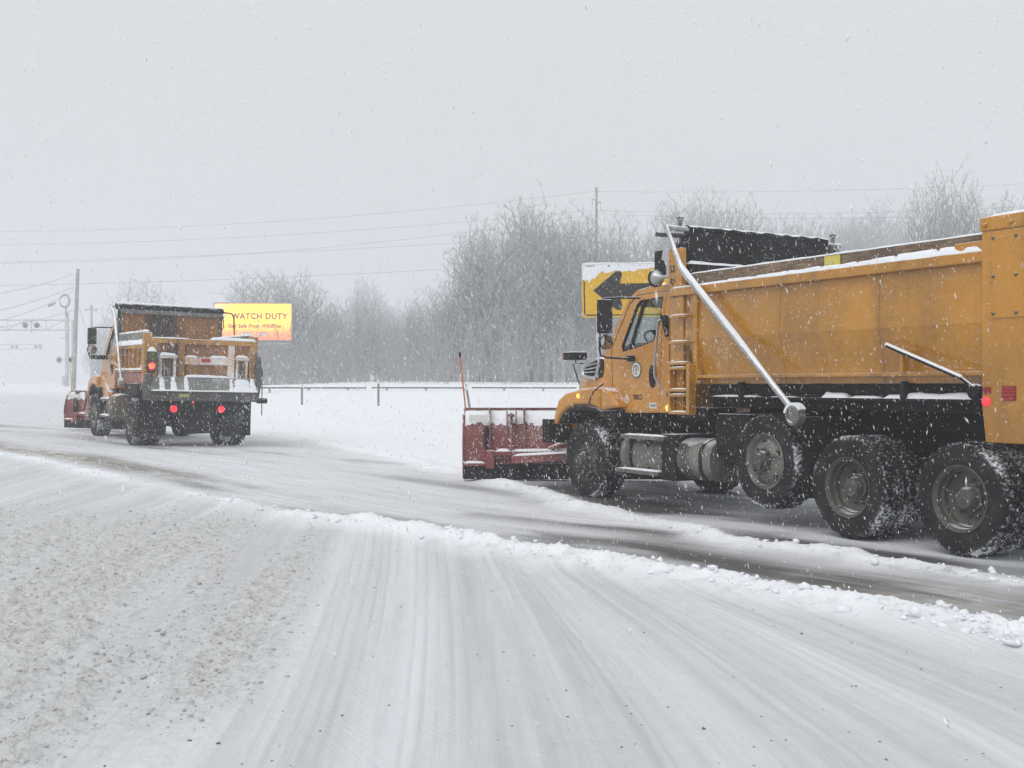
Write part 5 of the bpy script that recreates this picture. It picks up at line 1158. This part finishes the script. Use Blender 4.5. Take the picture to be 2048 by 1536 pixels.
def wire(p0, p1, sag, label, r=.013, group='overhead wires', n=26):
    p0, p1 = Vector(p0), Vector(p1); c = (p0 + p1) / 2
    pts = [p0.lerp(p1, i / n) - Vector((0, 0, sag * 4 * (i / n) * (1 - i / n))) - c for i in range(n + 1)]
    o = MB().tube(pts, r, 5).build('power_line', 'wire', None, smooth=True); o.location = c
    tag(o, label, 'wire', group); return o
def PT(px, py, Y): return (at(px, Y), Y, hz(py, Y))
wire(PT(-260, 460, 150), PT(1193, 382, 128), 1.6, 'topmost faint power line running left from the tall pole')
wire(PT(-260, 490, 150), PT(1187, 420, 128), 1.2, 'power line running left from the lower left arm of the tall pole')
wire(PT(-260, 522, 148), PT(1199, 428, 128.5), 2.0, 'lower power line sagging left from the tall pole')
wire(PT(-260, 530, 140), PT(1190, 470, 127), .5, 'nearly straight power line passing behind the bare trees')
wire(PT(-300, 575, 120), PT(1190, 520, 126), .6, 'lowest power line crossing the sky just over the billboard trees')
wire(PT(1193, 383, 128), PT(2500, 335, 150), 1.0, 'topmost power line running right from the tall pole')
wire(PT(1187, 420, 128), PT(2500, 370, 150), 1.6, 'middle power line running right above the dump box')
wire(PT(1199, 428, 128.5), PT(2500, 385, 150), 1.6, 'lower power line running right above the dump box')
wire(PT(-120, 600, 105), PT(146, 548, 116), .5, 'upper cable from the leaning pole to the left edge', r=.016, group='cables at the leaning pole')
wire(PT(-120, 640, 105), PT(147, 574, 116), .5, 'middle cable from the leaning pole to the left edge', r=.016, group='cables at the leaning pole')
wire(PT(-120, 655, 105), PT(147, 582, 116), .9, 'sagging cable with a splice case left of the leaning pole', r=.016, group='cables at the leaning pole')
wire(PT(-120, 668, 105), PT(149, 620, 116), .4, 'lowest cable crossing in front of the crossing gantry', r=.015, group='cables at the leaning pole')
wire(PT(150, 590, 116.3), PT(171, 655, 120), .0, 'steep guy wire on the right side of the leaning pole', r=.015, group='cables at the leaning pole')
sp = MB().tube([PT(95, 613, 114), PT(98, 611.5, 114), PT(108, 607, 114), PT(111, 605, 114)], [.04, .12, .12, .04], 10).build('splice_case', 'steel_grey', None, smooth=True)
tag(sp, 'small grey splice case hanging on the cable left of the coil', 'splice case')
cl = MB()
for k in range(4):
    rr_ = .44 + .04 * k; cxx, czz = at(128, 114), hz(602, 114)
    cl.tube([(cxx + rr_ * .95 * math.cos(t) + .02 * k, 114 + .03 * k, czz + rr_ * 1.2 * math.sin(t)) for t in np.linspace(0, 2 * math.pi, 29)], .018, 6, cap=False)
cl.tube([(at(131, 114), 114, hz(613, 114)), (at(133, 114), 114, hz(632, 114))], .05, 6)
cl = cl.build('cable_coil', 'wire', None, smooth=True); tag(cl, 'round coil of spare cable hanging beside the leaning pole', 'cable coil')

# ---- railway crossing signals
def crossing(mast_px, Y, arm_z, arm_h, arm_px0, label, lights, low=True):
    x = at(mast_px, Y); g = ground_z(x, Y); T = empty('crossing_signal', (x, Y, g)); tag(T, label, 'signal', 'crossing signals')
    zt, zb = hz(arm_z, Y) - g, hz(arm_z + arm_h, Y) - g; L = x - at(arm_px0, Y)
    k = Y / 105
    MB().tube([(0, 0, -.3), (0, 0, zt + .6 * k)], .17 * k, 12).tube([(.42 * k, .3, -.3), (.42 * k, .3, zt)], .10 * k, 10).build('mast', 'galv', T, smooth=True)
    for z in (zt, zb):
        for yy in (-.35, .35): MB().tube([(.2, yy * k, z), (-L, yy * k, z)], .05 * k, 8).build('chord', 'galv', T, smooth=True)
    nb = max(3, int(L / (1.5 * k)))
    for i in range(nb):
        a, b = -L * i / nb, -L * (i + 1) / nb
        MB().tube([(a, -.35 * k, zb if i % 2 else zt), (b, -.35 * k, zt if i % 2 else zb)], .035 * k, 6).build('truss_brace', 'galv', T)
        MB().tube([(b, -.35 * k, zb), (b, -.35 * k, zt)], .03 * k, 6).build('truss_post', 'galv', T)
    for px, py in lights:
        lx, lz = at(px, Y) - x, hz(py, Y) - g
        MB().tube([(lx, -.5 * k, lz + .5 * k), (lx, -.5 * k, lz - .7 * k)], .05 * k, 8).bar((lx - .45 * k, -.5 * k, lz), (lx + .45 * k, -.5 * k, lz), .08 * k, .08 * k).build('lamp_arm', 'galv', T)
        for s_ in (-1, 1):
            d = MB().lathe([(.27 * k, 0), (.27 * k, .03), (.1, .04)], c=(lx + s_ * .52 * k, -.55 * k, lz), n=22).build('target_disc', 'steel_grey', T, smooth=True)
            MB().lathe([(.13 * k, -.10 * k), (.15 * k, 0)], c=(lx + s_ * .52 * k, -.56 * k, lz), n=16).build('lamp_hood', 'black', d, smooth=True)
    if low:
        MB().box(-.5, -.05, -.3, .3, .2, 1.3).build('relay_box', 'galv', T, bevel=.03)
        MB().bar((-.7, -.2, hz(676, Y) - g), (.35, -.2, hz(676, Y) - g), .10, .10).build('cross_brace', 'galv', T)
    return T
crossing(134, 138, 640, 20, -60, 'pale railway crossing gantry with lamp pairs at the far left, beside the leaning pole', ((67, 651), (135, 720)))
def far_gantry():
    Y = 215.; x0, x1 = at(-60, Y), at(85, Y); g = ground_z(x0, Y); T = empty('crossing_signal', (x0, Y, g)); tag(T, 'very faint second crossing gantry low in the haze at the left edge', 'signal', 'crossing signals')
    MB().tube([(0, 0, -1), (0, 0, hz(684, Y) - g)], .25, 10).build('mast', 'galv', T, smooth=True)
    for py in (689, 698): MB().tube([(0, 0, hz(py, Y) - g), (x1 - x0, 0, hz(py, Y) - g)], .09, 8).build('chord', 'galv', T, smooth=True)
    for px in (26, 35, 73, 82): MB().lathe([(.30, 0), (.30, .05)], c=(at(px, Y) - x0, -.4, hz(693.5, Y) - g), n=18).build('target_disc', 'steel_grey', T)
far_gantry()

# ================================================================== bare trees
def seg_mesh(name, segs, sides=3):
    """tapered prisms; segs = array (n, 8): p0, p1, r0, r1"""
    S = np.array(segs, float); p, q = S[:, :3], S[:, 3:6]; d = q - p; d /= np.maximum(np.linalg.norm(d, axis=1, keepdims=True), 1e-9)
    ref = np.where(np.abs(d[:, 2:3]) < .9, np.array([[0, 0, 1.]]), np.array([[1., 0, 0]])); a = np.cross(d, ref); a /= np.linalg.norm(a, axis=1, keepdims=True); b = np.cross(d, a)
    vs = []
    for c, r in ((p, S[:, 6]), (q, S[:, 7])):
        for k in range(sides):
            t = 2 * math.pi * k / sides; vs.append(c + (a * math.cos(t) + b * math.sin(t)) * r[:, None])
    V_ = np.stack(vs, 1).reshape(-1, 3); n = len(S); base = (np.arange(n) * 2 * sides)[:, None]
    F = np.concatenate([base + np.array([[k, (k + 1) % sides, sides + (k + 1) % sides, sides + k]]) for k in range(sides)])
    me = bpy.data.meshes.new(name); me.vertices.add(len(V_)); me.vertices.foreach_set('co', V_.astype(np.float32).ravel())
    me.loops.add(F.size); me.loops.foreach_set('vertex_index', F.astype(np.int32).ravel())
    me.polygons.add(len(F)); me.polygons.foreach_set('loop_start', np.arange(0, F.size, 4, dtype=np.int32)); me.polygons.foreach_set('loop_total', np.full(len(F), 4, np.int32))
    me.update(); return me

def gen_tree(seed, lobes, n=1150, base=.12, stems=1, up=2.2, twigs=3, tl=.030):
    """unit-height bare tree: points scattered through an uneven crown of lobes (x, y, z, rx, rz), each joined to the
    nearest branch below it, thickened towards the root; fine twigs fan out from the branch ends"""
    r = np.random.default_rng(seed); P = []
    wts = np.array([q[3] ** 2 * q[4] for q in lobes]); wts /= wts.sum()
    for k, (cx, cy, cz, rx, rz) in enumerate(lobes):
        m = int(n * wts[k]) + 4; d = r.normal(size=(m, 3)); d /= np.linalg.norm(d, axis=1, keepdims=True)
        rad = r.random(m) ** .42 * (1 + .16 * np.sin(d[:, 0] * 5 + seed + k) * np.cos(d[:, 1] * 4) + .10 * r.normal(size=m))
        P.append(np.stack([cx + d[:, 0] * rx * rad, cy + d[:, 1] * rx * rad, cz + d[:, 2] * rz * rad], -1))
    P = np.concatenate(P); P = P[(P[:, 2] > base + .03)]
    tr = []
    for k in range(stems):                                   # trunk nodes
        a = r.uniform(0, 6.28) + k * 2.2; lean = 0 if stems == 1 else .16
        tr += [(math.cos(a) * lean * t * t * .9 + .012 * math.sin(t * 9 + k), math.sin(a) * lean * t * t * .9 + .012 * math.cos(t * 7 + k), t * .62) for t in np.linspace(.08, 1, 11)]
    N = np.concatenate([[(0, 0, -.02)], np.array(tr), P[np.argsort(np.hypot(P[:, 0], P[:, 1]) * .5 + P[:, 2])]])
    nt_ = 1 + len(tr); par = np.full(len(N), -1); plen = np.zeros(len(N)); top = N[:, 2].max()
    for i in range(1, len(N)):
        if i < nt_: j = 0 if (i - 1) % 11 == 0 else i - 1
        else:
            d = N[i] - N[:i]; dist = np.linalg.norm(d, axis=1); below = d[:, 2] / np.maximum(dist, 1e-6)
            cost = dist * (1 + up * np.clip(.45 - below, 0, 2)) + .12 * plen[:i]; cost[0] += 1; j = int(np.argmin(cost))
        par[i] = j; plen[i] = plen[j] + np.linalg.norm(N[i] - N[j])
    cnt = np.ones(len(N))
    for i in range(len(N) - 1, 0, -1): cnt[par[i]] += cnt[i]
    rad = .00112 * cnt ** .43; rad[0] = rad[1:].max()
    T, Cr = [], []
    for i in range(1, len(N)):
        (T if i < nt_ or cnt[i] > 16 else Cr).append((*N[par[i]], *N[i], min(rad[par[i]], rad[i] * 1.35), rad[i]))
    ends = np.flatnonzero(cnt <= 2.5)
    for i in ends:
        if i < nt_: continue
        d = N[i] - N[par[i]]; d = d / max(np.linalg.norm(d), 1e-6)
        for k in range(twigs):
            e = d + r.normal(0, .42, 3) + np.array([0, 0, .25]); e /= np.linalg.norm(e); L = tl * r.uniform(.5, 1.5)
            q = N[i] + e * L * .55; e2 = e + r.normal(0, .25, 3); e2 /= np.linalg.norm(e2)
            Cr.append((*N[i], *q, .0010, .0008)); Cr.append((*q, *(q + e2 * L * .5), .0008, .0005))
    hm = float(np.percentile([q[5] for q in Cr], 99.2))
    return [[tuple(v / hm if k < 6 else v for k, v in enumerate(q)) for q in L] for L in (T, Cr)]
M['bark'] = flat('bark', (.10, .095, .092), .9)
M['twig'] = flat('twig', (.32, .315, .315), .9)
TREES = []
for sd, kw in enumerate((
        dict(lobes=[(0, 0, .60, .22, .36), (.10, .05, .45, .18, .22), (-.12, 0, .5, .16, .22)], stems=2),
        dict(lobes=[(0, 0, .62, .17, .36), (.06, 0, .42, .16, .2)], stems=1),
        dict(lobes=[(0, 0, .58, .34, .38), (.2, .1, .5, .2, .25), (-.22, 0, .48, .2, .26)], stems=3),
        dict(lobes=[(0, 0, .70, .13, .28), (-.07, .04, .5, .13, .2), (.09, 0, .55, .12, .22)], stems=1),
        dict(lobes=[(-.16, 0, .62, .22, .34), (.17, .05, .58, .22, .36), (0, 0, .45, .3, .25)], stems=4, n=1900),
        dict(lobes=[(-.10, 0, .66, .15, .31), (.12, .03, .60, .16, .34), (0, .05, .4, .2, .2)], stems=2),
        dict(lobes=[(0, 0, .50, .40, .40), (.15, 0, .62, .22, .3), (-.2, .1, .6, .2, .28)], stems=4, base=.05, n=1900),
        dict(lobes=[(0, 0, .66, .26, .33), (0, 0, .45, .17, .28)], stems=4, n=2100, up=2.4, twigs=4),
        dict(lobes=[(0, 0, .60, .40, .38), (.18, 0, .66, .22, .3), (-.2, 0, .62, .24, .32)], stems=5, n=2300, up=2.0, twigs=4))):
    t, c = gen_tree(sd + 21, **kw); TREES.append((seg_mesh('trunk', t, 5), seg_mesh('crown', c, 3)))

def tree(px, top, Y, var, label, group=None, fat=1., rot=None, name='bare_tree'):
    x = at(px, Y); g = ground_z(x, Y); H = hz(top, Y) - g
    o = empty(name, (x, Y, g), (0, 0, rot if rot is not None else random.Random(int(px * 7 + Y)).uniform(0, 6.28)))
    o.scale = (H * fat, H * fat, H); tag(o, label, 'tree', group)
    put('trunk', TREES[var][0], 'bark', o); put('crown', TREES[var][1], 'twig', o)
    return o
GW = 'bare trees beyond the guardrail'
# the nearer clump left of the arrow sign
for px, top, Y, v, f, lab in ((945, 470, 104, 5, .8, 'bare tree with arching twigs at the left edge of the near clump'), (975, 432, 100, 5, 1.2, 'tall forked bare tree on the left side of the near clump'),
        (1040, 398, 108, 3, 1.0, 'tallest slender bare tree standing above the near clump'), (1095, 418, 103, 1, 1.25, 'bare tree with a straight trunk in the middle of the near clump'),
        (1150, 430, 106, 7, .9, 'many-stemmed bare tree left of the arrow sign'), (1205, 436, 112, 8, .65, 'bushy bare tree just behind the arrow sign'), (1262, 478, 116, 2, .9, 'bare tree between the arrow sign and the tarp roller'),
        (1370, 392, 112, 8, .55, 'broad fan-shaped bare tree above the tarp roller'), (1452, 392, 114, 8, .55, 'fan-shaped bare tree right of the tarp roller'),
        (1866, 358, 96, 7, .55, 'left one of two dense upright trees above the dump box'), (1920, 354, 98, 7, .55, 'right one of two dense upright trees above the dump box'), (2012, 396, 105, 2, .8, 'low spreading bare tree left of the rear corner post'),
        (520, 545, 126, 8, .85, 'rounded bare tree directly behind the billboard'), (585, 548, 122, 8, .9, 'rounded bare tree behind the right edge of the billboard'), (640, 592, 120, 2, 1.0, 'low round bare tree just right of the billboard'),
        (728, 560, 175, 7, .7, 'faint far tree rising over the thicket right of the billboard'), (280, 556, 210, 4, 1.2, 'ghostly tree far off above the headboard of the left truck'), (895, 560, 112, 6, .9, 'low bushy bare tree left of the near clump')):
    tree(px, top, Y, v, lab, GW, f)
rt = random.Random(9)
# trees nothing tells apart: second ranks of the wood
def rank(n, p0, p1, t0, t1, Y0, Y1, label, vs=(0, 1, 2, 3, 4, 5, 6), f=(.6, .95)):
    for i in range(n):
        px = p0 + (p1 - p0) * (i + rt.uniform(.1, .9)) / n
        tree(px, rt.uniform(t0, t1) + (ENV(px) if t1 < 200 else 0), rt.uniform(Y0, Y1), rt.choice(vs), label, GW, rt.uniform(*f))
rank(30, 640, 905, 606, 668, 112, 150, 'thin bare tree in the low hazy thicket between billboard and near clump', f=(.45, .7))
ENV = lambda p: float(np.interp(p, [880, 905, 930, 975, 1040, 1150, 1210, 1260, 1300], [585, 520, 470, 432, 405, 432, 440, 480, 525]))
rank(34, 908, 1295, 10, 130, 102, 130, 'bare tree inside the near clump left of the arrow sign', vs=(0, 1, 3, 5, 7), f=(.55, .8))
rank(9, 470, 660, 600, 660, 112, 140, 'low bare tree crowding below and beside the billboard', f=(.6, .95))
rank(11, 1550, 1825, 412, 455, 165, 215, 'pale bare tree in the far line above the dump box', vs=(4, 7, 8), f=(.7, .95))
rank(6, 1300, 1510, 425, 470, 125, 150, 'bare tree in the line behind the tarp roller', vs=(4, 7, 8), f=(.7, .95))
rank(5, 1940, 2100, 400, 440, 120, 150, 'bare tree near the right edge behind the dump box', vs=(2, 4, 6), f=(.7, .9))
rank(9, 650, 900, 590, 625, 190, 240, 'very faint far tree beyond the low thicket', vs=(2, 4, 6, 7), f=(.8, 1.1))
rank(7, 190, 470, 600, 680, 190, 260, 'very faint far tree in the haze left of the billboard', vs=(2, 4, 6), f=(.9, 1.2))

def thicket():
    r = random.Random(4); segs = []
    def stem(x, y, z, H):
        p = Vector((x, y, z - .1)); d = Vector((r.gauss(0, .12), r.gauss(0, .12), 1)).normalized(); n = 5; rad = .012 + .0035 * H
        for i in range(n):
            d = (d + Vector((r.gauss(0, .09), r.gauss(0, .09), 0))).normalized(); q = p + d * H / n
            ra, rb = rad * (1 - .85 * i / n), rad * (1 - .85 * (i + 1) / n); segs.append((*p, *q, ra, rb))
            if i > 0:
                for _ in range(3 if i < 4 else 4):
                    e = (d + Vector((r.gauss(0, .5), r.gauss(0, .5), r.uniform(-.1, .3)))).normalized(); a = p.lerp(q, r.random()); b = a + e * H * r.uniform(.08, .2)
                    segs.append((*a, *b, .011, .006)); 
                    for _ in range(2):
                        c = a.lerp(b, r.uniform(.3, .8)); e2 = (e + Vector((r.gauss(0, .5), r.gauss(0, .5), .15))).normalized(); segs.append((*c, *(c + e2 * H * r.uniform(.04, .1)), .008, .005))
            p = q
    for i in range(1500):
        px = r.uniform(500, 1320); Y = r.uniform(80, 128); x = at(px, Y); stem(x, Y, ground_z(x, Y), r.uniform(1.2, 5.5) * (1.0 if px > 880 else .85))
    for i in range(160):
        px = r.uniform(1290, 2100); Y = r.uniform(100, 130); x = at(px, Y); stem(x, Y, ground_z(x, Y), r.uniform(4, 8))
    me = seg_mesh('undergrowth', segs, 3); o = put('undergrowth', me, 'twig'); tag(o, 'grey leafless undergrowth filling the foot of the wood', kind='stuff')
thicket()

# ================================================================== haze and falling snow
def haze():
    o = MB().box(-760, 760, -60, 620, -1.5, 34).build('haze', None)
    m = bpy.data.materials.new('haze'); m.use_nodes = True; n = m.node_tree.nodes; n.clear()
    out = n.new('ShaderNodeOutputMaterial'); v = n.new('ShaderNodeVolumePrincipled')
    v.inputs['Color'].default_value = (.93, .95, .985, 1); v.inputs['Density'].default_value = HAZE_DENSITY; v.inputs['Anisotropy'].default_value = .2
    m.node_tree.links.new(v.outputs[0], out.inputs['Volume']); o.data.materials.append(m)
    tag(o, 'pale grey snowy haze in the air', kind='stuff')
haze()

def falling_snow():
    r = np.random.default_rng(77)
    def samp(n, y0, y1):
        Y = (r.random(n) * (y1 ** 3 - y0 ** 3) + y0 ** 3) ** (1 / 3)
        X = (r.random(n) * 2 - 1) * (.52 * Y + 1.0); Z = r.random(n) * (.38 * Y + 1.6 + .05)
        return np.stack([X, Y, Z], -1)
    P = np.concatenate([samp(60000, 1.8, 15), samp(85000, 15, 34)])
    P = np.concatenate([P, samp(160, 1.2, 4.0)])
    n = len(P)
    gz = ground_base(P[:, 0], P[:, 1]) + .03; P = P[P[:, 2] > gz]
    for (ox, oy, a_, x0, x1, hz_) in ((4.3897, 12.2279, .5, -2.4, 6.0, 3.3), (-7.2474, 26.1168, .53, -1.4, 5.4, 3.4)):
        dx_, dy_ = P[:, 0] - ox, P[:, 1] - oy; lx = -dx_ * math.sin(a_) + dy_ * math.cos(a_); ly = -dx_ * math.cos(a_) - dy_ * math.sin(a_)
        P = P[~((lx > x0) & (lx < x1) & (np.abs(ly) < 1.25) & (P[:, 2] < hz_))]
    n = len(P)
    near = np.clip(P[:, 1] / 10, .25, 1.15)
    rad = r.gamma(2.2, .00064, n) * near + .00055 * near; rad = np.where(P[:, 1] < 4.2, rad * np.where(r.random(n) < .12, 3.2, 1), rad); ln = rad * r.uniform(2.0, 6.5, n)
    d = np.stack([.24 + r.normal(0, .22, n), r.normal(0, .25, n), -1 + 0 * rad], -1); d /= np.linalg.norm(d, axis=1, keepdims=True)
    a = np.cross(d, np.array([[0, 1., 0]])); a /= np.linalg.norm(a, axis=1, keepdims=True); b = np.cross(d, a)
    vs = [P + d * ln[:, None], P - d * ln[:, None]] + [P + (a * math.cos(t) + b * math.sin(t)) * (rad * r.uniform(.7, 1.3, n))[:, None] for t in (0, 2.09, 4.19)]
    V_ = np.stack(vs, 1).reshape(-1, 3); base = (np.arange(n) * 5)[:, None]
    F = np.stack([base + np.array([f]) for f in ([0, 2, 3], [0, 3, 4], [0, 4, 2], [1, 3, 2], [1, 4, 3], [1, 2, 4])], 1).reshape(-1, 3)
    me = bpy.data.meshes.new('falling_snow'); me.vertices.add(len(V_)); me.vertices.foreach_set('co', V_.astype(np.float32).ravel())
    me.loops.add(F.size); me.loops.foreach_set('vertex_index', F.astype(np.int32).ravel())
    me.polygons.add(len(F)); me.polygons.foreach_set('loop_start', np.arange(0, F.size, 3, dtype=np.int32)); me.polygons.foreach_set('loop_total', np.full(len(F), 3, np.int32))
    me.update(); me.polygons.foreach_set('use_smooth', np.ones(len(F), bool))
    m = bpy.data.materials.new('snowflake'); nn, l, p, out = nodes_of(m); p.inputs['Base Color'].default_value = (.97, .97, .98, 1); p.inputs['Roughness'].default_value = 1.0; p.inputs['Specular IOR Level'].default_value = 0.
    M['snowflake'] = m
    o = put('falling_snow', me, 'snowflake'); tag(o, 'white snowflakes falling through the air', kind='stuff')
falling_snow()
